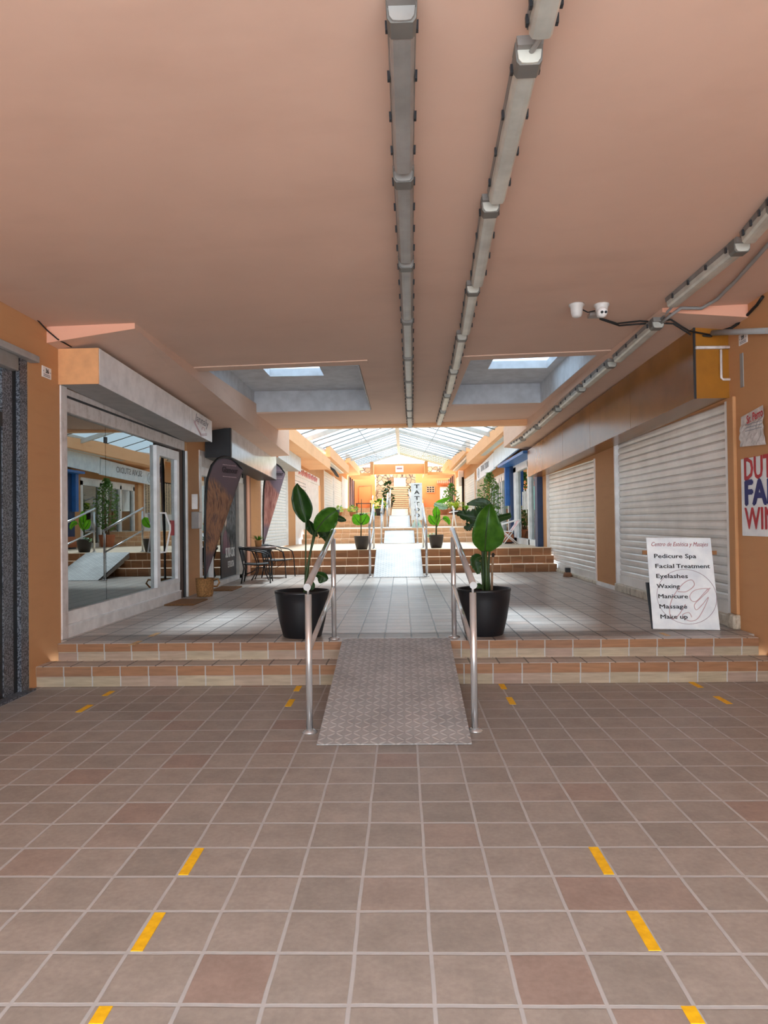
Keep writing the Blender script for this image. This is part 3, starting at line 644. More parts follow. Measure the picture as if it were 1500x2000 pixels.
t = thing('floor_lock', 'rusty floor lock at the foot of the narrower roller shutter', 'lock', (3.22, 14.0, .345))
MB().lathe((3.22,14.0,.345), [(0,0),(.09,0),(.075,.07),(.05,.09),(0,.09)], 14).build('lock_base', plain('rust', (150,110,84), .8), t); bevel(MB().box(3.18, 3.27, 13.95, 14.06, .43, .52).build('lock_body', 'darkframe', t))
t = thing('sign_box', 'long brown sign box with a mustard end above the right hand roller shutters', 'sign box', (3.16, 12, 2.45))
zt = lambda y: 3.405-(y-7.27)*.0318; zb = lambda y: 2.668-(y-7.27)*.0200
wedge_box(MB(), 2.995, 3.328, 7.283, 16.84, zb(7.27), zt(7.27), zb(16.84), zt(16.84)).build('body', 'mustardside', t)
wedge_box(MB(), 2.988, 3.332, 7.27, 7.283, zb(7.27)-.004, zt(7.27), zb(7.27)-.004, zt(7.27)).build('end_panel', 'mustard', t)
for a, b in ((7.285,9.3),(9.31,11.3),(11.31,13.2),(13.21,15.1),(15.11,16.85)): wedge_box(MB(), 2.986, 2.995, a, b, zb(a)-.002, zt(a), zb(b)-.002, zt(b)).build('front_panel', 'mustardside', t)
wedge_box(MB(), 2.983, 3.0, 7.266, 7.29, zb(7.27)-.006, zt(7.27), zb(7.27)-.006, zt(7.27)).build('edge_strip', 'darkframe', t)
t = thing('pipe_stub', 'peeling white conduit pieces on the mustard end of the sign box', 'pipe', onY(1400, 741, 7.25))
y = 7.25
m = MB().tube([onY(1359,679,y), onY(1436,678,y)], .017, 8); m.build('cross_pipe', 'wornwhite', t)
MB().tube([onY(1408,683,y), onY(1409,738,y), onY(1412,741,y), onY(1438,741,y)], .013, 8).build('bent_pipe', 'wornwhite', t)
tag(MB().tube([onY(1392,650,7.15), onY(1440,648,6.8), onX(1500,646,3.29)], .028, 12).build('pipe', 'greycable'), 'horizontal grey metal pipe in front of the mustard sign box end', 'pipe')
tag(MB().tube([onX(1490,579,3.31), onX(1478,596,3.31), onX(1468,606,3.305), onY(1450,626,7.0), onY(1428,641,7.1), onY(1392,652,7.15)], .014, 8).build('cable', 'cable'), 'thick black cable climbing the right wall to the ceiling', 'cable')
def plaque(label, side, y, z, num):
    t = thing('number_plaque', label, 'plaque', (side*XW, y, z)); x = side*XW
    bevel(MB().box(x, x-side*.008, y-.085, y+.085, z, z+.105).build('plate', 'white', t), .003)
    r = (0,-side,0); r = (0,1,0) if side < 0 else (0,-1,0)
    text(num, 'numeral', 'ink', t, (x-side*.010, y, z+.045), r, (0,0,1), .06, 0, .02)
    m = MB()
    for dz in (.012, .026): m.box(x-side*.008, x-side*.0095, y-.06, y+.06, z+dz, z+dz+.006)
    m.box(x-side*.008, x-side*.0095, y-.07, y-.06, z+.055, z+.065); m.box(x-side*.008, x-side*.0095, y+.06, y+.07, z+.055, z+.065); m.build('small_print', 'greyink', t)
plaque('white number 36 plaque on the left orange wall', -1, 6.60, 2.85, '36'); plaque('white number plaque on the right wall beside the mustard box', 1, 6.95, 3.13, '39')
tag(MB().box(3.322, 3.33, 6.96, 7.02, 2.72, 3.05).build('tape_strip', 'greycable'), 'grey tape strip stuck on the right wall beneath the number plaque', 'tape')
# notices on the right wall
t = thing('wall_notice', 'crumpled plastic notice with red lettering on the right wall', 'notice', (3.31, 6.7, 2.12))
q = [onX(1449,815,3.315), onX(1492,791,3.315), onX(1499,868,3.315), onX(1449,873,3.315)]
rows = []
for i in range(12):
    a = q[3].lerp(q[0], i/11); b = q[2].lerp(q[1], i/11); rows.append([a.lerp(b, j/12) + Vector((-.012-.016*random.random() if i < 8 else -.01, 0, 0)) for j in range(13)])
solid(MB().grid(rows, False).build('sheet', 'foil', t), .002)
text('Sr. Perro', 'lettering', 'red', t, onX(1474,820,3.285), (0,-1,.12), (0,0,1), .11, 0, .015, 'CENTER', .30)
m = MB()
for k in range(3): m.box(3.284, 3.286, 6.55, 6.86, 2.33-.03*k, 2.336-.03*k)
m.build('small_print', 'greyink', t)
t = thing('wall_sign', 'white sign with big red and blue words on the right wall', 'sign', (3.32, 6.5, 1.27))
yL = 7.02; yR = 6.05
bevel(MB().box(3.312, 3.328, yR, yL, 1.275, 2.02).build('board', 'boardwhite', t), .003)
text('DUTCH', 'red_word', 'red', t, (3.309, yL-.06, 1.815), (0,-1,0), (0,0,1), .30, 0, .025, 'LEFT', .86)
text('FAN', 'blue_word', 'navy', t, (3.309, yL-.06, 1.575), (0,-1,0), (0,0,1), .33, 0, .05, 'LEFT', .66)
text('WINS', 'red_word', 'red', t, (3.309, yL-.07, 1.345), (0,-1,0), (0,0,1), .29, 0, .02, 'LEFT', .70)
# leaning price board
t = thing('price_board', 'white beauty treatment board leaning by the wide roller shutter', 'sign board', (2.8, 7.14, .345))
tl, tr_, br, bl = Vector((2.462,7.25,1.262)), Vector((3.105,7.25,1.252)), Vector((3.125,7.12,.345)), Vector((2.470,7.12,.362))
n = (tr_-tl).cross(bl-tl).normalized(); n = n if n.y > 0 else -n
bevel(MB().slab([bl, br, tr_, tl], n, .012).build('board', 'boardwhite', t), .003)
MB().slab([bl+n*.012+Vector((-.012,0,.0)), bl+n*.03+Vector((.03,0,0)), tl+n*.03+Vector((.03,0,-.45)), tl+n*.012+Vector((-.012,0,-.45))], (1,0,0), .02).build('back_strip', 'darkframe', t)
for p in (tl.lerp(bl,.185)+Vector((-.045,0,0)), tr_.lerp(br,.185)+Vector((.0,0,0))): MB().slab([p+n*.013, p+n*.013+Vector((.05,0,0)), p+n*.013+Vector((.05,0,.04)), p+n*.013+Vector((0,0,.04))], n, .012).build('wood_tab', plain('raw_wood', (150,104,66), .7), t)
up = (tl-bl).normalized(); rt = (tr_-tl).normalized()
def bp(u, v): return tl + rt*u*.645 - up*v*.90 - n*.002
text('Centro de Estética y Masajes', 'heading', 'script', t, bp(.50,.095), rt, up, .06, .35, 0, 'CENTER', .565)
for k, (s_, w) in enumerate((('Pedicure Spa',.415),('Facial',.185),('Eyelashes',.31),('Waxing',.225),('Manicure',.29),('Massage',.27),('Make up',.265))):
    text(s_, 'service_line', 'ink', t, bp(.092+.004*k, .228+.1115*k), rt, up, .058, 0, .022, 'LEFT', w)
text('Treatment', 'service_line', 'ink', t, bp(.096+.213/.645, .3395), rt, up, .058, 0, .022, 'LEFT', .332)
m = MB(); m.tube([bp(.55+.455*math.cos(q), .655+.30*math.sin(q)) for q in [2*math.pi*k/48 for k in range(49)]], .002, 6); m.build('ring', 'mauve', t)
def sw(pts, r): 
    out = []
    for i in range(len(pts)-1):
        p0, p1, p2, p3 = pts[max(i-1,0)], pts[i], pts[i+1], pts[min(i+2,len(pts)-1)]
        for k in range(6):
            f = k/6; out.append(tuple(.5*((2*p1[j])+(-p0[j]+p2[j])*f+(2*p0[j]-5*p1[j]+4*p2[j]-p3[j])*f*f+(-p0[j]+3*p1[j]-3*p2[j]+p3[j])*f**3) for j in (0,1)))
    out.append(pts[-1]); return [bp(*p) for p in out], r
m = MB()
a, r = sw([(.42,.60),(.55,.60),(.68,.53),(.64,.47),(.50,.52),(.34,.66),(.27,.80),(.30,.90),(.40,.86),(.52,.74)], .004); m.tube(a, r, 6)
a, r = sw([(.86,.58),(.92,.56),(.84,.60),(.70,.70),(.62,.70),(.60,.64),(.70,.58),(.90,.57),(.78,.66),(.66,.74),(.68,.80),(.78,.74),(.88,.66),(.80,.78),(.68,.90),(.55,.92),(.46,.86),(.56,.83),(.60,.88)], .0035); m.tube(a, r, 6)
m.build('monogram', 'rose', t)

# ---- blue framed shop
shop_room(0, 16.95, 21.4, .80, 3.0, 1)
t = thing('blue_shopfront', 'shop with white sliding doors in a blue frame, beside the mustard box end', 'shopfront', (3.33, 19.2, .8))
bevel(MB().box(3.20, 3.5, 16.88, 17.22, .80, 2.55).build('blue_jamb', 'navyp', t)); bevel(MB().box(3.22, 3.5, 21.1, 21.5, .80, 3.05).build('blue_jamb', 'navyp', t))
MB().box(2.9, 3.5, 17.0, 21.5, 3.05, 3.12).build('blue_soffit', 'blue', t)
MB().box(3.10, 3.3, 21.3, 21.5, 1.9, 3.05).build('blue_side_panel', 'blue', t)
m = MB()
for a, b in ((17.22,17.4),(18.55,18.72),(20.6,21.05)): m.box(3.30, 3.42, a, b, .80, 3.0)
m.box(3.30, 3.42, 17.22, 21.05, 2.86, 3.05); m.box(3.30, 3.42, 17.22, 21.05, .80, .96); m.build('door_frame', 'alu', t)
for a, b in ((17.4,18.55),(18.72,20.6)): MB().box(3.37, 3.38, a, b, .96, 2.86).build('glass_pane', 'glass2', t)
bevel(MB().box(3.355, 3.365, 17.65, 18.15, 1.72, 2.32).build('teal_sticker', 'teal', t), .03)
m = MB()
for k in range(5): m.box(3.362, 3.366, 18.9+.22*k, 19.02+.22*k, 1.75, 2.25+.05*(k%2))
m.build('window_lettering', 'white', t)
def signboard(label, y0, y1, zb0, zt0, zb1, zt1, x=2.95, mat='signblue'):
    t = thing('sign_board', label, 'sign', (x+.03, (y0+y1)/2, zb0))
    wedge_box(MB(), x, x+.06, y0, y1, zb0, zt0, zb1, zt1).build('panel', mat, t)
    for a in (y0+.2, y1-.2): MB().box(x+.05, XW+.02, a, a+.04, zb0+.15, zb0+.19).build('bracket', 'alu', t)
    return t
t = signboard('pale blue sign board over the blue framed shop', 17.6, 22.7, 3.27, 3.82, 3.15, 3.78)
t = signboard('pale blue sign board reading SILVIA STUDIO over the plant and lattice', 22.75, 27.95, 3.12, 3.64, 3.02, 3.50)
text('SILVIA STUDIO', 'lettering', 'greyink', t, (2.946, 25.2, 3.28), (0,-1,0), (0,0,1), .3, 0, .01, 'CENTER', 2.4)
m = MB(); m.tube([(2.946, 27.2+.22*math.cos(q), 3.28+.18*math.sin(q)) for q in [2*math.pi*k/24 for k in range(25)]], .008, 6); m.build('logo_ring', 'greyink', t)
text('SS', 'logo_letters', 'greyink', t, (2.946, 27.2, 3.22), (0,-1,0), (0,0,1), .18, 0, 0)
# ---- window with plant, lattice and far shutters
shop_room(0, 22.15, 26.6, .77, 3.0, 1)
t = thing('studio_window', 'white framed sliding window behind the tall leafy ficus', 'shopfront', (3.33, 24.4, .77))
m = MB()
for a in (22.1, 23.5, 24.0, 25.2, 26.45): m.box(3.30, 3.42, a, a+.14, .77, 2.9)
m.box(3.30, 3.42, 22.1, 26.6, 2.76, 3.0); m.box(3.30, 3.42, 22.1, 26.6, .77, .9); m.build('frame', 'alu', t)
for a, b in ((22.24,23.5),(24.14,25.2),(25.34,26.45)): MB().box(3.37, 3.38, a, b, .9, 2.76).build('glass_pane', 'glass2', t)
bevel(MB().box(3.22, 3.45, 26.75, 27.1, 1.25, 3.0).build('tan_post', plain('tan_post', (226,178,128), .6), t))
t = thing('lattice_shutter', 'cream lattice shutter between the ficus window and the white shutters', 'shutter', (3.33, 29.6, 1.25))
m = MB(); 
for k in range(21): m.box(3.335, 3.36, 27.65, 31.75, 1.95+.062*k, 1.975+.062*k)
for k in range(14): m.box(3.34, 3.355, 27.7+.31*k, 27.76+.31*k, 1.9, 3.25)
m.build('lattice_grid', 'lattice', t); MB().box(3.34, 3.40, 27.6, 31.8, 1.25, 1.93).build('lower_slats', 'shutfar', t)
MB().box(3.42, 3.43, 27.6, 31.8, 1.25, 3.3).build('backing', 'darkframe', t)
for a in (27.6, 31.72): MB().box(3.30, 3.42, a, a+.08, 1.25, 3.3).build('guide_rail', 'white', t)
shutter('white far roller shutter next after the cream lattice on the right', 1, 32.45, 37.55, 1.75, 3.7, .12, 'shutfar')
tag(MB().tube([(3.26,37.85,1.75),(3.26,37.85,3.8)], .06, 10).build('drainpipe', 'black'), 'black drainpipe between the far right shutters', 'pipe')
shutter('white far roller shutter farthest down the right wall', 1, 38.25, 43.4, 2.1, 4.1, .14, 'shutfar')
tag(bevel(MB().box(3.05, 3.32, 37.9, 38.25, 3.35, 4.15).build('junction_box', 'white'), .02), 'white junction box high between the far right shutters', 'electric box')
# ------------------------------------------------------------------ left side, far shops
shutter('white roller shutter behind the pinkish feather flag', -1, 16.72, 20.72, .82, 3.05, .085, 'shutfar')
t = thing('door_3', None, None, (-3.4, 25.5, .77)); struct(t)
for a, b in ((22.3, 25.4), (25.45, 29.1)): bevel(MB().box(-3.48, -3.40, a, b, .78 if a < 24 else 1.26, 3.0).build('door_leaf', 'white', t), .01)
MB().box(-3.5, -3.36, 22.2, 29.2, 3.0, 3.32).build('head_panel', 'white', t)
m = MB()
for k in range(4): m.box(-3.40, -3.395, 22.4, 25.2, 2.5+.11*k, 2.515+.11*k)
m.build('slat_lines', 'greyink', t)
m = MB()
for k in range(6): m.tube([(-3.352, 23.2+k*.85, 3.08),(-3.352, 23.4+k*.85, 3.25),(-3.352, 23.7+k*.85, 3.1),(-3.352, 23.85+k*.85, 3.22)], .03, 5)
m.build('pink_lettering', 'pinkink', t)
t = thing('sign_box', 'plain white sign box high on the left beyond the ceiling edge', 'sign box', (-3.1, 19.2, 3.0))
wedge_box(MB(), -3.33, -2.96, 17.0, 20.8, 3.06, 3.40, 2.98, 3.37).build('body', 'plastic', t); wedge_box(MB(), -2.96, -2.94, 16.98, 20.82, 3.05, 3.40, 2.97, 3.37).build('front_panel', 'signblue', t)
MB().box(-3.33, -2.95, 16.96, 17.0, 3.05, 3.40).build('end_panel', 'pinkp', t)
shutter('white far roller shutter after the orange pillar on the left', -1, 30.55, 35.1, 1.3, 3.75, .12, 'shutfar')
shutter('white far roller shutter nearest the pale blue door on the left', -1, 35.15, 39.65, 1.75, 3.75, .12, 'shutfar')
t = thing('door_4', None, None, (-3.33, 41.7, 1.8)); struct(t)
for a, b in ((39.75, 41.7), (41.75, 43.85)): bevel(MB().box(-3.42, -3.33, a, b, 1.9, 4.1).build('door_leaf', plain('pale_blue_door', (196,216,232), .5), t), .01)
for sd, lab in ((-1, 'brown mesh gate at the far left end of the shops'), (1, 'brown mesh gate at the far right end of the shops')):
    t = thing('mesh_gate', lab, 'gate', (sd*3.33, 47, 2.25)); x = sd*3.35
    MB().box(x, x+sd*.03, 44.9, 49.9, 2.25, 4.4).build('mesh_panel', 'gate', t)
    for a in (44.8, 46.5, 48.2, 49.8): MB().box(x-sd*.05, x+sd*.05, a, a+.12, 2.25, 4.42).build('post', 'black', t)
# bright far walls: door, window, awning, grille
o = MB().box(-3.0, -1.95, 49.93, 50.0, 2.25, 4.0); o.build('door_2', 'orangefar'); struct(bpy.data.objects['door_2'])
m = MB(); m.tube([(-3.0,49.92,4.0),(-2.1,49.92,4.05),(-2.1,49.92,2.5)], .02, 6); tag(m.build('pipe', 'terra'), 'thin pipe bent across the bright orange far left wall', 'pipe')
t = thing('tiled_canopy', 'small tiled canopy on the far right orange wall', 'canopy', (3.0, 49.8, 4.0))
m = MB()
for k in range(8): m.tube([(2.55+.13*k, 50.0, 4.3),(2.55+.13*k, 49.6, 4.08)], .065, 8)
m.build('roof_tiles', 'terra', t)
o = struct(MB().box(2.7, 3.5, 49.96, 50.02, 2.5, 3.9).build('window_3', 'white')); MB().box(2.78, 3.42, 49.94, 49.97, 2.6, 3.8).build('shutter_slats', 'shutfar', o)
t = thing('vent_grille', 'square dark grille on the far right orange wall', 'grille', (2.0, 49.95, 3.5)); MB().box(1.75, 2.3, 49.95, 50.0, 3.5, 3.95).build('opening', 'dark', t)
m = MB()
for k in range(4): m.box(1.75+.18*k, 1.78+.18*k, 49.93, 49.96, 3.5, 3.95); m.box(1.75, 2.3, 49.93, 49.96, 3.5+.14*k, 3.53+.14*k)
m.build('bars', 'tan', t)
for sd, x in ((-1, -1.95), (1, 1.15)):
    t = thing('stair_parapet', 'white parapet rising on the %s of the far stone staircase' % ('left' if sd < 0 else 'right'), 'railing', (x, 50.5, 2.25))
    m = MB(); m.prism([(x,49.6,2.9),(x,55.2,5.2),(x,55.2,4.6),(x,49.6,2.3)], (sd*.14,0,0)); m.build('wall_panel', 'pinkp', t)
    m = MB(); m.tube([(x+sd*.07,49.5,3.15),(x+sd*.07,52,4.1),(x+sd*.07,55.2,5.5)], .05, 8); 
    for k in range(8): m.tube([(x+sd*.07,49.6+.75*k,2.9+.31*k),(x+sd*.07,49.6+.75*k,3.2+.31*k)], .025, 6)
    m.build('white_rail', 'white', t)
    tag(bevel(MB().box(x-.25, x+.35, 49.2, 49.6, 2.25, 3.0).build('newel_block', 'wall')), 'orange block at the foot of the %s stair parapet' % ('left' if sd < 0 else 'right'), 'pillar')
t = thing('far_fence', 'thin white railing on top of the rubble wall, seen through the gable', 'fence', (0, 57.2, 5.9))
m = MB(); m.tube([(-6,57.2,6.75),(6,57.2,6.75)], .03, 6); m.tube([(-6,57.2,6.0),(6,57.2,6.0)], .03, 6); m.build('rails', 'plastic', t)
m = MB()
for k in range(61): m.tube([(-6+.2*k,57.2,5.9),(-6+.2*k,57.2,6.75)], .014, 5)
m.build('balusters', 'plastic', t)
t = thing('beam_notice', 'small square notice on the orange cross beam below the glass gable', 'notice', (-.1, 44.97, 4.6))
MB().box(-.36, .14, 44.97, 45.0, 4.62, 5.02).build('sheet', 'signwhite', t); MB().box(-.28, .06, 44.96, 44.972, 4.8, 4.9).build('print', 'mauve', t)

# ------------------------------------------------------------------ glazed roof
t = thing('glass_canopy', 'pitched clear sheet roof on pale steel rafters over the middle of the passage', 'roof', (-.12, 29, 3.6))
RX = -.13
def eave(y): return 4.25 + (y-28)*.0445
def apex(y): return 5.12 + (y-28)*.041
y0, y1 = 14.3, 44.6
def rp(y, f, sd, d=0): 
    ex = sd*2.80
    return Vector((RX+(ex-RX)*f, y, apex(y)+(eave(y)-apex(y))*f+d))
wedge_box(MB(), RX-.07, RX+.07, y0, y1, apex(y0)-.12, apex(y0), apex(y1)-.12, apex(y1)).build('ridge_beam', 'canopyframe', t)
for yy in (14.5, 20.5, 28, 36, 44.2):
    for sd in (-1, 1):
        a, b = rp(yy,0,sd), rp(yy,1,sd); MB().hexa([a+Vector((0,-.05,-.12)), b+Vector((0,-.05,-.12)), b+Vector((0,.05,-.12)), a+Vector((0,.05,-.12)), a+Vector((0,-.05,0)), b+Vector((0,-.05,0)), b+Vector((0,.05,0)), a+Vector((0,.05,0))]).build('rafter', 'canopyframe', t)
yy = y0 + .5
while yy < y1:
    if min(abs(yy-q) for q in (14.5,20.5,28,36,44.2)) > .4:
        for sd in (-1, 1): MB().tube([rp(yy,0,sd,-.01), rp(yy,1,sd,-.01)], .016, 6).build('glazing_bar', 'bar', t)
    yy += 1.5
for sd in (-1, 1):
    MB().tube([rp(15,.46,sd,-.05), rp(20.5,.46,sd,-.05), rp(28,.46,sd,-.05), rp(36,.46,sd,-.05), rp(44,.46,sd,-.05)], .011, 6).build('tie_rod', 'bar', t)
    wedge_box(MB(), sd*2.76, sd*2.84, y0, y1, eave(y0)-.1, eave(y0), eave(y1)-.1, eave(y1)).build('eave_beam', 'canopyframe', t)
    for a, b in ((14.3,20.5),(20.5,28),(28,36),(36,44.6)):
        m = MB(); q = [rp(a,0,sd,.012), rp(a,1.02,sd,.012), rp(b,1.02,sd,.012), rp(b,0,sd,.012)]; i = m.add(q); m.face([i,i+1,i+2,i+3])
        o = m.build('roof_sheet', 'panely' if (sd > 0 and a == 36) else 'panel', t)
# ------------------------------------------------------------------ ceiling lamps
def lamp(label, p0, p1, group, dm='diff', w=.115, h=.095, clips=True, cap=True, cable=None):
    p0 = Vector(p0); p1 = Vector(p1); d = (p1-p0).normalized(); s = d.cross(Vector((0,0,1))).normalized(); u = s.cross(d)
    t = thing('fluorescent_lamp', label, 'ceiling lamp', p0, group)
    def sec(pts, a, b): 
        m = MB(); q = [a + s*x + u*z for x, z in pts]; m.prism(q, b-a); return m
    L = (p1-p0).length
    a, b = p0, p1
    sec([(-w*.5,0),(w*.5,0),(w*.46,-h*.42),(-w*.46,-h*.42)], a, b).build('housing', 'housing', t)
    prof = [(-w*.44,-h*.42),(w*.44,-h*.42),(w*.40,-h*.80),(w*.30,-h*.97),(w*.12,-h),(-w*.12,-h),(-w*.30,-h*.97),(-w*.40,-h*.80)]
    sec(prof, a+d*.03, b-d*.02).build('diffuser', dm, t)
    if cap: sec([(-w*.52,-.002),(w*.52,-.002),(w*.47,-h*.85),(w*.36,-h*1.03),(-w*.36,-h*1.03),(-w*.47,-h*.85)], a+d*.04, a+d*.13).build('end_cap', 'endcap', t)
    if clips:
        for k in range(4):
            for sd in (-1, 1):
                c = a + d*(L*(.12+.25*k)); MB().hexa([c+s*sd*w*.46+u*(-h*.60)-d*.012, c+s*sd*w*.56+u*(-h*.60)-d*.012, c+s*sd*w*.56+u*(-h*.60)+d*.012, c+s*sd*w*.46+u*(-h*.60)+d*.012,
                     c+s*sd*w*.48+u*(-h*.2)-d*.012, c+s*sd*w*.57+u*(-h*.2)-d*.012, c+s*sd*w*.57+u*(-h*.2)+d*.012, c+s*sd*w*.48+u*(-h*.2)+d*.012]).build('clip', 'darkframe', t)
    if cable: MB().tube(cable, .011, 8).build('cable', 'greycable', t)
    return t
HB = .095
def onLow(px, py): return onC(px, py, -HB)
def up_(p): return Vector((p.x, p.y, zc(p.x)))
rowL = [(782,-60),(784.5,28),(788,348),(793,519),(795.5,628),(797,700),(798,745),(799,776),(799.6,802),(800,816),(801,838)]
for k in range(len(rowL)-1):
    a, b = up_(onLow(*rowL[k])), up_(onLow(*rowL[k+1])); b = b - (b-a).normalized()*.025
    if k == len(rowL)-2: b.y = min(b.y, 14.19)
    if (b-a).length < .3: continue
    lamp('%s dull grey lamp from the viewer in the straight left hand ceiling row' % ORD[k], a, b, 'left row of ceiling lamps', 'diffd', .115)
rowR = [((1090,-60),(1055,84)),((1037,113),(970,402)),((960,408),(932,563)),((925,569),(909,656)),((903,662),(890,723)),((887,728),(877,770)),((874,775),(867,802)),((865.5,806),(857.5,831))]
for k, (a, b) in enumerate(rowR):
    a, b = up_(onLow(*a)), up_(onLow(*b)); b.y = min(b.y, 14.19)
    cb = None
    if k in (1,): 
        c0 = up_(onLow(*rowR[0][1])); cb = [c0+Vector((0,-.02,-.05)), c0.lerp(a,.5)+Vector((.02,0,-.045)), a+Vector((0,.06,-.05))]
    lamp('%s pale lamp from the viewer in the slanting middle ceiling row' % ORD[k], a, b, 'middle row of ceiling lamps', 'diff', .112, cable=cb)
# right hand row hangs under the inner edge of the bulkhead
def onB(px, py): 
    zi = lambda y: 3.43-(y-6.86)*.0169
    p = onC(px, py, -.1)
    for _ in range(6): p = onZ(px, py, (zi(p.y) if p.y > 6.8 else zc(2.5)) - HB)
    return p
rowQ = [((1530,400),(1462,478)),((1455,487),(1312,602)),((1288,638),(1206,709)),((1197,715),(1145,758)),((1138,763),(1098,798)),((1092,802),(1056,834)),((1052,837),(1026,857)),((1023,860),(1001,873))]
for k, (a, b) in enumerate(rowQ):
    a, b = onB(*a)+Vector((0,0,HB)), onB(*b)+Vector((0,0,HB))
    if k > 1: 
        b.y = min(b.y, 17.4)
    lamp('%s pale lamp from the viewer in the right hand row along the bulkhead' % ORD[k], a, b, 'right row of ceiling lamps', 'diff', .12)
tag(MB().tube([onC(1312,600,-.06), onB(1300,625)+Vector((0,0,.06)), onB(1286,641)+Vector((0,0,.05))], .012, 8).build('lamp_cable', 'greycable'), 'short grey cable joining two lamps near the mustard sign box', 'cable')
tag(MB().tube([onC(1540,440,.02), onC(1520,456,-.03), onC(1500,478,-.03), onC(1440,545,-.03), onC(1400,585,-.035), onC(1370,602,-.04), onB(1330,612)+Vector((0,0,.05)), onB(1308,628)+Vector((0,0,.05)), onB(1292,640)+Vector((0,0,.05))], .016, 8).build('conduit', 'greycable'), 'grey sagging conduit beside the right lamps near the corner', 'cable')
# the row under the right fascia and small lamps on the left fascias
for lab, y0_, y1_, x, z in (('lamp under the right fascia above the pale blue sign boards', 18.6, 24.2, 2.78, 3.80), ('lamp under the second right fascia near the far shutters', 28.5, 37.2, 2.80, 4.20)):
    lamp(lab, (x, y0_, z), (x, y1_, z), 'lamps under the fascias', 'diff', .26, .13, False)
lamp('lamp under the second left fascia over the far white shutters', (-2.82, 26.2, 3.92), (-2.82, 33.5, 3.92), 'lamps under the fascias', 'diff', .26, .13, False)
# cameras and their cables
def dome(label, px, lens):
    c = onC(px, 594); t = thing('security_camera', label, 'camera', c)
    MB().lathe(c, [(0,0),(.07,0),(.072,-.015),(.058,-.03),(.05,-.09),(.042,-.115),(.02,-.125),(0,-.126)], 28).build('housing', 'camwhite', t)
    if lens:
        e = c+Vector((-.004,-.035,-.085)); m = MB(); R_ = .048
        m.lathe(e, [(0,-R_)]+[(R_*math.cos(a), R_*math.sin(a)) for a in [math.radians(q) for q in range(-75, 90, 15)]]+[(0,R_)], 20); m.build('ball', 'white', t)
        for dx, r_ in ((-.016, .013), (.018, .012)): 
            f = e+Vector((dx,-.043,-.012)); MB().tube([f, f+Vector((0,-.008,-.001))], r_, 14).build('lens', 'black', t)
    return c
dome('white conical ceiling sensor left of the white turret camera', 1126, False)
dome('white turret camera with two dark lenses on the ceiling', 1175, True)
b0 = onC(1160, 612); t = tag(bevel(MB().box(b0.x-.05, b0.x+.07, b0.y-.05, b0.y+.06, zc(b0.x)-.035, zc(b0.x)).build('junction_box', 'plastic')), 'small grey junction box on the ceiling behind the turret camera', 'electric box')
tag(MB().tube([onC(1136,604,-.04), onC(1148,610,-.05), onC(1162,607,-.05)], .006, 6).build('cable', 'cable'), 'thin black lead between the two ceiling devices', 'cable')
tag(MB().tube([onC(1172,622,-.01), onC(1205,632,-.02), onC(1250,627,-.02), onC(1285,629,-.03), onB(1310,634)+Vector((0,0,.05)), onB(1345,650)+Vector((0,0,.02)), onY(1392,655,7.2)], .009, 6).build('cable', 'cable'), 'upper black cable running from the turret camera to the right wall', 'cable')
tag(MB().tube([onC(1172,623,-.01), onC(1210,636,-.02), onC(1245,633,-.025), onC(1285,631,-.03), onB(1315,640)+Vector((0,0,.04)), onB(1350,656)+Vector((0,0,.01)), onY(1390,657,7.2)], .009, 6).build('cable', 'cable'), 'lower black cable sagging from the turret camera to the right wall', 'cable')
tag(MB().tube([onX(0,578,-3.32)+Vector((0,0,-.01)), onX(30,597,-3.32), onX(62,613,-3.315), onX(92,645,-3.3), onY(112,662,6.6), onY(140,678,6.75)], .007, 6).build('cable', 'cable'), 'thin black cable along the top of the left wall', 'cable')
tag(MB().tube([onY(440,828,11.95), onY(463,820,12), onY(480,813,12.3), onY(490,818,12.4), onY(515,838,13.8)], .012, 6).build('cable', 'terra'), 'painted cable looped under the ceiling above the black sign', 'cable')
t = thing('bird_nest_wires', 'tangle of dark wires on the left ceiling edge beyond the black sign', 'wire', onY(545, 860, 15.9))
m = MB()
for k in range(9): 
    m.tube([onY(531+random.random()*4, 856+random.random()*3, 15.9), onY(540+random.random()*5, 855+random.random()*6, 15.85), onY(548+random.random()*5, 858+random.random()*6, 15.9), onY(556+random.random()*3, 866+random.random()*3, 15.9)], .014, 5)
m.build('wires', 'cable', t)
tag(MB().tube([onY(644,912,25.5), onY(652,919,26.2), onY(658,928,26.8), onY(661,931,27)], [.03,.06,.055,.03], 7).build('wire_bundle', 'cable'), 'bundle of dark cables under the end of the first left fascia', 'wire')

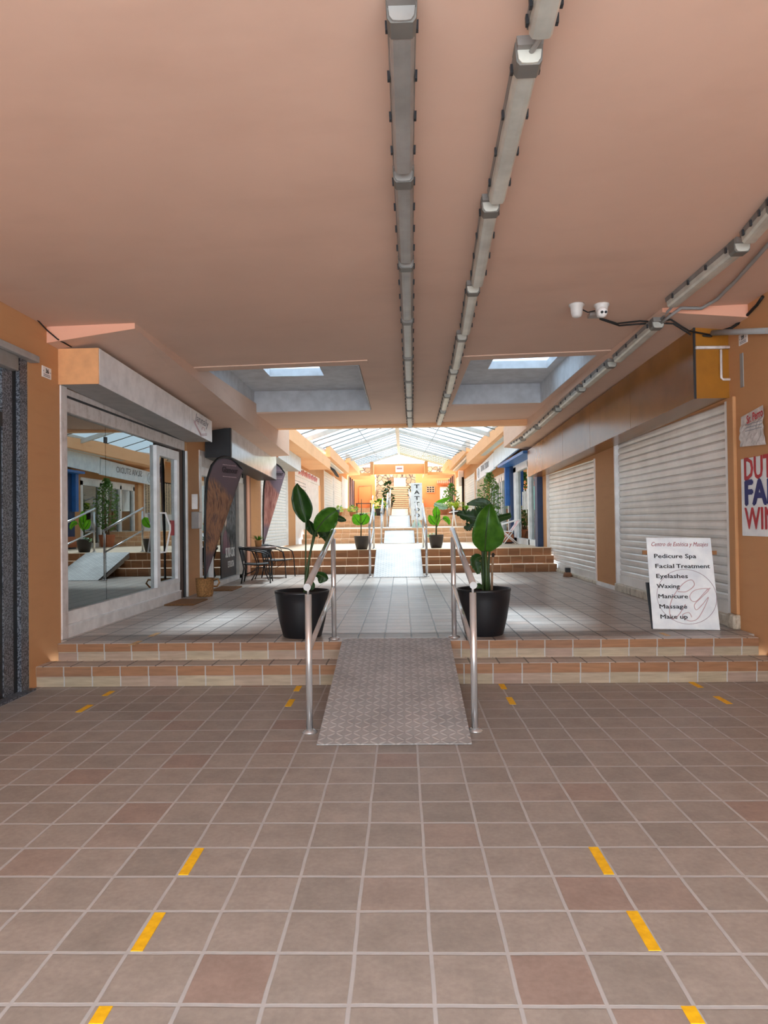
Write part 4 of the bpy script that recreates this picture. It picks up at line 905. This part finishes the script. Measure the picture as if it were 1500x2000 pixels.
# ------------------------------------------------------------------ floor tape
def tape(a, b, w, z, label, mat='tape'):
    p, q = onZ(a[0], a[1], z), onZ(b[0], b[1], z); x = (p.x+q.x)/2
    tag(MB().box(x-w/2, x+w/2, min(p.y,q.y), max(p.y,q.y), z, z+.002).build('floor_tape', mat), label, 'tape')
for k, (a, b) in enumerate((((190,2000),(204,1966)),((270,1858),(310,1783)),((362,1709),(386,1657)))): tape(a, b, .042, 0, '%s yellow tape strip from the viewer, left of the ramp axis' % ORD[k])
for k, (a, b) in enumerate((((1362,2000),(1345,1966)),((1278,1857),(1235,1780)),((1187,1708),(1161,1655)))): tape(a, b, .042, 0, '%s yellow tape strip from the viewer, right of the ramp axis' % ORD[k])
for a, b, l in (((158,1391),(172,1377),'far left yellow tape strip, the one farther from the steps'),((207,1359),(217,1350),'far left yellow tape strip, the one touching the steps'),
                ((563,1380),(570,1366),'yellow tape strip left of the near left rail post'),((580,1350),(583,1340),'yellow tape strip left of the ramp against the first step'),
                ((1001,1376),(995,1362),'yellow tape strip right of the near right rail post'),((985,1346),(979,1336),'yellow tape strip right of the ramp against the first step'),
                ((1420,1375),(1403,1360),'far right yellow tape strip, the one farther from the steps'),((1365,1343),(1353,1332),'far right yellow tape strip, the one touching the steps')):
    tape(a, b, .05, 0, l)
for a, b, l in (((258,1260),(272,1252),'faded tape strip at the landing edge on the left'),((296,1243),(308,1236),'second faded tape strip a little behind the landing edge on the left'),((1302,1242),(1294,1236),'faded tape strip at the landing edge below the white board')):
    tape(a, b, .05, .345, l, 'fadedtape')

# ------------------------------------------------------------------ ramps and handrails
def ramp(label, xc, w, ya, yb, za, zb):
    t = thing('ramp', label, 'ramp', (xc, ya, za)); d = Vector((0, yb-ya, zb-za)).normalized(); n = Vector((0,-d.z,d.y))
    a, b = Vector((xc, ya, za+.004)), Vector((xc, yb, zb+.004)); h = Vector((w/2,0,0))
    MB().slab([a-h, a+h, b+h, b-h], n, .006).build('tread_plate', 'plate', t)
    for sd in (-1, 1):
        MB().prism([(xc+sd*(w/2-.03), ya+.15, za+.01),(xc+sd*(w/2-.03), yb, zb-.002),(xc+sd*(w/2-.03), yb, max(zb-.12, za)),(xc+sd*(w/2-.03), ya+.4, za+.012)], (sd*.02,0,0)).build('side_beam', 'plastic', t)
def rail(label, x, ya, za, yb, zb, h0=1.02, mh=.565, r=.0235, lean=0, over=.0):
    t = thing('handrail', label, 'handrail', (x, ya, za))
    for y, z in ((ya, za), (yb, zb)):
        MB().tube([(x,y,z),(x,y,z+h0-.065)], r, 16).build('post', 'steel', t)
        MB().lathe((x,y,z), [(0,0),(.055,0),(.055,.008),(.03,.022),(.0,.022)], 24).build('base_flange', 'steel', t)
        MB().tube([(x,y,z+h0-.07),(x,y,z+h0-.01)], r*.35, 8).build('rail_pin', 'chrome', t)
    d = Vector((0, yb-ya, zb-za)).normalized()
    a, b = Vector((x,ya,za+h0)) - d*.05, Vector((x,yb,zb+h0)) + d*(.04+over)
    tr = MB().tube([a, b], r*1.02, 18).build('top_rail', 'steel', t)
    for p, s_ in ((a, -1), (b, 1)): MB().tube([p+d*s_*.0005, p+d*s_*.004], r*1.1, 18).build('end_cap', 'chrome', tr)
    MB().tube([Vector((x,ya,za+mh)), Vector((x,yb,zb+mh-.07))], r*.8, 12).build('mid_rail', 'steel', t)
ramp('nearest chequered steel ramp over the two low steps', -.07, 1.01, 4.65, 6.72, 0, .349)
rail('near left steel handrail beside the nearest ramp', -.66, 4.95, 0, 6.79, .345)
rail('near right steel handrail beside the nearest ramp', .485, 4.96, 0, 6.82, .345)
ramp('second chequered ramp between the two small plant pots', -.085, 1.0, 14.3, 16.02, .345, .842)
rail('left handrail of the second ramp beside the small left plant', -.66, 14.45, .345, 16.6, .835)
rail('right handrail of the second ramp beside the small right plant', .49, 14.45, .345, 16.6, .835)
ramp('third ramp in the middle of the passage, left of the tattoo sign', -.09, .98, 22.55, 24.32, .78, 1.254)
rail('left handrail of the third ramp', -.66, 22.7, .78, 24.8, 1.25); rail('right handrail of the third ramp beside the tattoo sign', .49, 22.7, .78, 24.8, 1.25)
ramp('fourth ramp up the passage, beyond the tattoo sign', -.1, .9, 29.5, 31.92, 1.25, 1.755)
rail('left handrail of the fourth ramp by the yellow leaved pot', -.62, 29.7, 1.25, 32.3, 1.75, r=.03); rail('right handrail of the fourth ramp', .42, 29.7, 1.25, 32.3, 1.75, r=.03)
ramp('fifth and farthest ramp below the stone staircase', -.1, .88, 36.6, 39.3, 1.75, 2.256)
rail('left handrail of the farthest ramp', -.62, 36.8, 1.75, 39.6, 2.25, r=.03); rail('right handrail of the farthest ramp', .42, 36.8, 1.75, 39.6, 2.25, r=.03)

# ------------------------------------------------------------------ plants
def leaf(t, pts, mat, fold=.03, n=18, wave=.006, tear=0, name='leaf', curl=0):
    """pts: (px, py, Y, left width px, right width px) from leaf base to tip; built at its real distance"""
    ctr = [(onY(p[0],p[1],p[2]), p[3]*p[2]/F, p[4]*p[2]/F) for p in pts]
    def cr(f):
        x = f*(len(ctr)-1); i = min(int(x), len(ctr)-2); u = x-i; q = [ctr[max(0,min(len(ctr)-1,i+j))] for j in (-1,0,1,2)]
        def c(a,b,c_,d): return .5*((2*b)+(-a+c_)*u+(2*a-5*b+4*c_-d)*u*u+(-a+3*b-3*c_+d)*u**3)
        return c(*[k[0] for k in q]), max(0,c(*[k[1] for k in q])), max(0,c(*[k[2] for k in q]))
    rows = []
    for i in range(n+1):
        f = i/n; p, wl, wr = cr(f); a = cr(max(0,f-.04))[0]; b = cr(min(1,f+.04))[0]
        d = (b-a); d.y *= .3; d.normalize(); s = d.cross(Vector((0,1,0))).normalized()      # sideways, across the blade
        tl_ = 1-tear*random.random()*(i % 2) ; tr2 = 1-tear*random.random()*((i+1) % 2)
        row = []
        for j in range(-4, 5):
            g = abs(j)/4; w = (wl*tl_ if j < 0 else wr*tr2)
            sgn = -1 if j < 0 else 1
            row.append(p + s*sgn*w*g + Vector((0, -fold*g**1.3*min(1,(wl+wr)*8) + wave*math.sin(i*1.9+j*.8)*g + curl*g*g, 0)))
        rows.append(row)
    o = MB().grid(rows).build(name, mat, t); solid(o, .0025)
    m = MB(); m.tube([cr(i/10)[0]+Vector((0,-.004,0)) for i in range(11)], [.0075*(1-i/11)+.0015 for i in range(11)], 6); m.build('midrib', 'stem', o)
    return o
def stalk(t, pts, r, mat='stem'): MB().tube([onY(*p) for p in pts], r, 10).build('stalk', mat, t)
def pot(t, c, r, h, mat='pot'):
    MB().lathe(c, [(0,0),(r*.66,0),(r*.70,h*.02),(r*.84,h*.35),(r*.95,h*.75),(r*.985,h*.94),(r,h*.95),(r,h),(r*.95,h),(r*.93,h*.86),(0,h*.86)], 48).build('pot', mat, t)
    MB().lathe(c, [(0,h*.875),(r*.92,h*.87)], 32).build('soil', 'soil', t)
cL, cR = Vector((-.99,6.98,.345)), Vector((.79,7.0,.345))
t = thing('banana_plant', 'dark leaved banana plant in a black pot by the near left handrail', 'plant', cL); pot(t, cL, .268, .45)
stalk(t, [(596,1172,7.0),(597,1100,7.0),(597.5,1018,7.0)], [.012,.008,.006]); stalk(t, [(594,1172,6.98),(598,1125,6.97),(607,1075,6.95),(618,1036,6.93)], [.018,.013,.011,.009])
stalk(t, [(600,1172,6.93),(604,1150,6.92),(613,1123,6.9)], [.01,.007,.005]); stalk(t, [(597,1172,6.95),(600,1155,6.93),(603,1150,6.93)], [.01,.006,.004])
stalk(t, [(597,1172,7.05),(604,1090,7.08),(612,1045,7.12),(603,1018,7.14)], [.012,.009,.008,.006])
leaf(t, [(598,1020,7.0,4,4),(596,1010,7.0,14,11),(592,992,6.99,20,18),(587,970,6.97,15,17),(582,954,6.96,7,9),(581,944,6.95,.5,.5)], 'leaf', .05)
leaf(t, [(617,1037,6.93,3,3),(625,1026,6.90,20,14),(636,1013,6.87,26,17),(648,1003,6.86,21,14),(658,997,6.86,8,6)], 'leafmid', .05)
leaf(t, [(640,1012,7.05,6,5),(655,1011,7.08,6,6),(668,1014,7.1,6,5),(676,1017,7.1,1.5,1.5)], 'leaf', .02)
leaf(t, [(600,1017,7.15,4,4),(606,1028,7.18,9,9),(614,1040,7.2,7,7),(620,1048,7.2,1,1)], 'leaf', .02)
leaf(t, [(622,1036,7.1,6,8),(633,1040,7.12,15,12),(637,1048,7.12,11,9),(636,1058,7.1,1,1)], 'leaf', .02, tear=.15)
leaf(t, [(613,1123,6.9,2,2),(622,1122,6.86,8,6),(632,1127,6.84,14,9),(640,1132,6.84,3,3)], 'leaf', .02)
leaf(t, [(604,1140,6.93,2,2),(609,1140,6.92,6,5),(611,1147,6.92,6,4),(608,1153,6.92,.5,.5)], 'leaf', .01)
t = thing('banana_plant', 'big leaved banana plant in a black pot by the near right handrail', 'plant', cR); pot(t, cR, .265, .45)
stalk(t, [(951,1172,6.98),(950,1120,6.98),(948,1076,6.97)], [.024,.02,.016]); stalk(t, [(945,1172,7.0),(944,1110,7.02),(942,1050,7.06),(945,1000,7.1)], [.018,.015,.012,.008])
stalk(t, [(956,1172,7.02),(954,1110,7.04),(957,1060,7.1),(968,1012,7.12)], [.016,.012,.01,.008])
stalk(t, [(960,1172,7.0),(961,1120,7.0),(963,1085,7.0)], [.013,.012,.011], 'drystem'); stalk(t, [(962.5,1088,7.0),(963.5,1082,7.0),(964,1080,7.0)], [.013,.017,.006], 'soil')
stalk(t, [(946,1172,6.95),(941,1120,6.95),(939,1090,6.95)], [.01,.007,.006]); stalk(t, [(949,1172,6.92),(944,1155,6.9),(941,1147,6.9)], [.01,.006,.004])
leaf(t, [(947,1077,6.97,10,8),(948,1062,6.93,30,24),(949,1044,6.89,34,28),(951,1022,6.86,26,25),(954,1002,6.86,15,18),(957,984,6.87,2,2)], 'leafmid', .06, 22)
leaf(t, [(956,998,7.1,8,8),(944,1006,7.13,22,18),(928,1012,7.16,22,18),(910,1008,7.18,14,10),(893,1003,7.2,6,4)], 'leaf', .02, 22, tear=.45)
leaf(t, [(958,992,7.1,7,6),(945,983,7.12,10,8),(930,982,7.13,8,7),(912,985,7.14,2,2)], 'leaf', .01)
leaf(t, [(918,1024,7.15,9,8),(914,1030,7.15,8,8),(906,1030,7.16,2,2)], 'leaf', .01, tear=.4)
leaf(t, [(965,1016,7.1,8,6),(980,1011,7.12,7,6),(992,1008,7.14,6,6),(998,1006,7.15,4,5)], 'leaf', .02)
leaf(t, [(940,1088,6.95,4,4),(932,1090,6.93,10,9),(928,1098,6.92,11,12),(932,1110,6.92,8,8),(934,1121,6.92,3,3)], 'leaf', .02, tear=.2)
leaf(t, [(942,1147,6.9,3,3),(935,1145,6.88,6,5),(929,1146,6.88,4,4)], 'leaf', .01)
# small pair on the second landing
c = onZ(704, 1074, .835); c.y += .25; c.x = -.93
t = thing('potted_plant', 'small two leaved bright green plant in a black pot left of the second ramp', 'plant', c); pot(t, c, .178, .31, 'brownpot'); Yp = c.y
stalk(t, [(705,1050,Yp),(705.5,1020,Yp),(706,975,Yp)], [.014,.012,.008])
leaf(t, [(705,1024,Yp,3,3),(699,1018,Yp-.02,10,9),(694,1011,Yp-.04,10,8),(690,1005,Yp-.05,1,1)], 'leafbr', .02)
leaf(t, [(706,1024,Yp,3,3),(711,1017,Yp-.02,9,10),(715,1010,Yp-.04,8,9),(717,1005,Yp-.05,2,2)], 'leafbr', .02)
c = onZ(852, 1071, .835); c.y += .25; c.x = .80
t = thing('potted_plant', 'small bright green plant in a black pot right of the second ramp', 'plant', c); pot(t, c, .178, .31, 'brownpot'); Yp = c.y
stalk(t, [(852,1050,Yp),(852,1020,Yp),(853,1000,Yp)], [.02,.016,.01]); stalk(t, [(853,1030,Yp),(860,1016,Yp),(866,1012,Yp)], [.008,.006,.005])
leaf(t, [(852,1012,Yp,4,4),(852,1003,Yp-.03,8,7),(852,995,Yp-.04,6,6),(853,989,Yp-.05,1,1)], 'leafbr', .02)
leaf(t, [(851,1024,Yp,3,3),(845,1018,Yp-.03,9,7),(840,1010,Yp-.05,5,5),(838,1006,Yp-.05,1,1)], 'leafbr', .02)
leaf(t, [(852,1026,Yp,3,3),(855,1018,Yp-.06,4,4),(857,1010,Yp-.07,3,4),(858,1004,Yp-.07,1,1)], 'leafbr', .01)
leaf(t, [(865,1012,Yp,3,3),(871,1013,Yp-.03,5,5),(876,1020,Yp-.03,3,4),(877,1025,Yp-.03,1,1)], 'leafbr', .02)
m = MB()
for k in range(26):
    b = onY(841+random.uniform(-6,8), 1045+random.uniform(-3,5), Yp-.1+random.uniform(-.05,.05)); a = random.random()*6.28; d = Vector((math.cos(a), math.sin(a)*.6, random.uniform(-.2,.6)))*.05; s_ = Vector((-d.y, d.x, 0)).normalized()*.02 if abs(d.x)+abs(d.y) > .001 else Vector((.02,0,0))
    i = m.add([b-d, b+s_, b+d, b-s_]); m.face([i,i+1,i+2,i+3])
m.build('trailing_leaves', 'leafgrey', t)
def leafy(t, c, r, h, n, size, mat, name='foliage', el=1.0):
    m = MB()
    for k in range(n):
        a = random.random()*6.283; q = random.random()**.5; zz = random.random(); b = Vector(c)+Vector((math.cos(a)*r*q*math.sin(math.pi*(.15+.8*zz)), math.sin(a)*r*q*math.sin(math.pi*(.15+.8*zz)), h*zz))
        d = Vector((random.uniform(-1,1), random.uniform(-1,1), random.uniform(-.7,.5))).normalized()*size*random.uniform(.6,1.2); s_ = d.cross(Vector((random.uniform(-1,1), random.uniform(-1,1), random.uniform(-1,1)))).normalized()*size*.38*el
        i = m.add([b-d, b-d*.2+s_, b+d, b-d*.2-s_]); m.face([i,i+1,i+2,i+3])
    return m.build(name, mat, t)
t = thing('ficus_plant', 'tall leafy ficus between the blue framed shop and the lattice shutter', 'plant', (2.82, 22.9, .77)); pot(t, Vector((2.82,22.9,.77)), .26, .4, 'terra')
for k in range(4): MB().tube([(2.82+.03*k-.05,22.9,1.1),(2.82+.08*(k-1.5),22.9+.1*(k%2),1.8),(2.82+.13*(k-1.5),22.9+.2*(k%2)-.1,2.6)], [.022,.016,.008], 7).build('trunk', 'drystem', t)
leafy(t, (2.82,22.9,1.3), .44, 1.7, 900, .062, 'ficus')
# white chair with red straps, terracotta pot under the window
t = thing('strap_chair', 'white tubular chair with red and white straps by the sliding doors', 'chair', (2.93, 19.4, .80)); o3 = Vector((2.93,19.4,.80))
for sd in (-1, 1):
    MB().tube([o3+Vector((-.25,sd*.24,.55)), o3+Vector((.22,sd*.25,.68)), o3+Vector((.25,sd*.25,.66)), o3+Vector((.02,sd*.24,.36)), o3+Vector((-.22,sd*.23,.37))], .014, 8).build('arm_frame', 'white', t)
    MB().tube([o3+Vector((-.2,sd*.23,.36)), o3+Vector((.22,sd*.25,0))], .014, 8).build('leg', 'white', t); MB().tube([o3+Vector((.05,sd*.23,.36)), o3+Vector((-.24,sd*.25,0))], .014, 8).build('leg', 'white', t)
    MB().tube([o3+Vector((-.24,sd*.24,.0)), o3+Vector((-.23,sd*.24,.37)), o3+Vector((-.25,sd*.24,.55))], .013, 8).build('front_post', 'white', t)
for k in range(9):
    y = -.22+.055*k; MB().slab([o3+Vector((.05,y-.022,.38)), o3+Vector((.05,y+.022,.38)), o3+Vector((.22,y+.022,.67)), o3+Vector((.22,y-.022,.67))], (1,0,-.5), .008).build('back_strap', 'redstrip' if k % 2 else 'white', t)
for k in range(6):
    x = -.2+.045*k; MB().box(o3.x+x-.018, o3.x+x+.018, o3.y-.235, o3.y+.235, o3.z+.355, o3.z+.365).build('seat_strap', 'redstrip' if k % 2 else 'white', t)
c = Vector((2.98, 20.6, .79)); t = thing('terracotta_pot', 'round terracotta pot behind the white strap chair', 'pot', c)
MB().lathe(c, [(0,.0),(.16,0),(.24,.14),(.23,.27),(.18,.33),(.19,.36),(.16,.36),(.15,.3),(0,.3)], 28).build('pot_body', 'terra', t); MB().lathe(c, [(0,0),(.19,0),(.2,.05),(0,.05)], 24).build('saucer', 'black', t)
# tattoo sign
Y = 25.5; t = thing('tattoo_sign', 'tall white upright TATTOO sign at the right end of the third ramp', 'sign', (.53, Y, 1.25))
c = onY(814.5, 1029, Y); w = .40; ztop = onY(814,943.5,Y).z; zbot = onY(814,1016,Y).z
bevel(MB().box(c.x-w/2, c.x+w/2, Y-.04, Y+.04, zbot, ztop).build('panel', 'boardwhite', t), .008)
MB().prism([(c.x-.20,Y,1.252),(c.x+.20,Y,1.252),(c.x+.10,Y,zbot),(c.x-.10,Y,zbot)], (0,.06,0)).build('foot', plain('pale_green_foot', (206,230,224), .5), t)
MB().tube([(c.x+.0,Y-.006,1.37),(c.x+.0,Y+.0,1.37)], .07, 20).build('round_mark', 'teal', t)
for k, ch in enumerate('TATTOO'):
    text(ch, 'letter', 'ink', t, (c.x+.01, Y-.042, ztop-.185-k*.208), (1,0,0), (0,0,1), .185, 0, .03, 'CENTER', .18)
# flowers on the upper landings
def planter(label, x, Y, z, r, h, mats, potm='brownpot', n=60, top=.5, size=.07):
    t = thing('potted_plant', label, 'plant', (x, Y, z)); pot(t, Vector((x,Y,z)), r, h, potm)
    for mt in mats: leafy(t, (x, Y, z+h*.8), r*1.7, top, n, size, mt)
    return t
planter('yellow green leafy plant in a dark pot by the fourth ramp', -.98, 32.3, 1.75, .24, .33, ['leafyel','leafmid'], 'brownpot', 60, .5, .1)
t = planter('dark leaved climbing plant in a pot beside the left far handrail', -.72, 40.2, 2.25, .26, .35, ['leaf'], 'pot', 90, 1.25, .16)
planter('dark leaved plant in a pot beside the right far handrail', .72, 40.2, 2.25, .26, .35, ['leaf'], 'pot', 60, 1.1, .14)
t = thing('spider_plant', 'tall pale spider plant in a dark pot on the right upper landing', 'plant', (2.45, 32.4, 1.75)); pot(t, Vector((2.45,32.4,1.75)), .22, .22, 'brownpot')
blades(MB(), (2.45,32.4,1.95), 90, .5, 1.35, .65, .022, .8).build('leaves', 'leafyel', t)
t = thing('spider_plant', 'low dark pot of grassy leaves at the foot of the right far shutter', 'plant', (3.02, 33.4, 1.75)); pot(t, Vector((3.02,33.4,1.75)), .2, .2, 'brownpot'); blades(MB(), (3.02,33.4,1.93), 60, .4, .9, .3, .02, .8).build('leaves', 'leafbr', t)
t = thing('banana_plant', 'broad leaved plant with a silvery leaf on the right upper landing', 'plant', (1.95, 33.2, 1.75)); pot(t, Vector((1.95,33.2,1.75)), .22, .25, 'terra')
stalk(t, [(868,1006,33.2),(862,995,33.2),(850,990,33.2)], [.04,.03,.02])
leaf(t, [(880,972,33.1,1,1),(868,977,33.1,4,4),(856,983,33.1,5,4),(848,990,33.1,2,2)], 'leafbr', .05); leaf(t, [(848,984,32.9,3,3),(858,988,32.8,6,6),(868,990,32.8,6,5),(874,992,32.8,2,2)], 'leafgrey', .05)
planter('bushy green plant behind the tall spider plant on the right', 2.4, 34.5, 1.75, .25, .3, ['ficus'], 'terra', 220, 1.3, .11)
t = thing('easel', 'folding white easel on the landing near the right small plant', 'easel', (1.9, 24.9, 1.25))
for a, b in (((887,992),(883,1030)),((884,988),(891,1028)),((886,1005),(886,1005.2))): 
    if abs(a[0]-b[0]) > .5: MB().tube([onY(*a, 24.9), onY(*b, 24.9)], .022, 8).build('leg', 'white', t)
MB().tube([onY(877,1001,24.9), onY(896,998,24.9)], .015, 8).build('shelf_bar', 'white', t)
for k, (x, lab, mt) in enumerate(((-2.9,'cream flowers in a pot on the left upper landing next to the dark jamb',['leafyel','leafgrey']),(-2.25,'orange and cream flowers on the left upper landing',['leafyel','ficus']))):
    planter(lab, x, 32.6, 1.75, .16, .2, mt, 'terra', 40, .35, .08)
t = thing('grey_agave', 'pale grey rosette plant above the small left plant', 'plant', (-1.75, 32.3, 1.75)); blades(MB(), (-1.75,32.3,1.8), 40, .12, .3, .5, .05, .6).build('leaves', 'leafgrey', t)
MB().lathe((-1.75,32.3,1.75), [(0,0),(.15,0),(.18,.12),(0,.12)], 20).build('pot', 'brownpot', t)
t = thing('side_table', 'thin black metal table on the left upper landing', 'table', (-2.0, 36.5, 1.75)); MB().box(-2.35,-1.55,36.2,36.8,2.42,2.45).build('table_top', 'black', t)
for x in (-2.3,-1.6):
    for y in (36.25,36.75): MB().tube([(x,y,1.75),(x,y,2.42)], .015, 6).build('leg', 'black', t)
t = thing('dark_bucket', 'dark bucket at the foot of the left far doorway', 'bucket', (-3.0, 32.2, 1.75)); MB().lathe((-3.0,32.2,1.75), [(0,0),(.15,0),(.19,.3),(.17,.3),(.14,.03),(0,.03)], 20).build('bucket_body', 'darkframe', t)
tag(MB().lathe((-1.35,36.9,1.75), [(0,0),(.1,0),(.11,.25),(.09,.25),(.08,.03),(0,.03)], 16).build('small_pot', 'ficus'), 'small green pot right of the thin black table', 'pot')
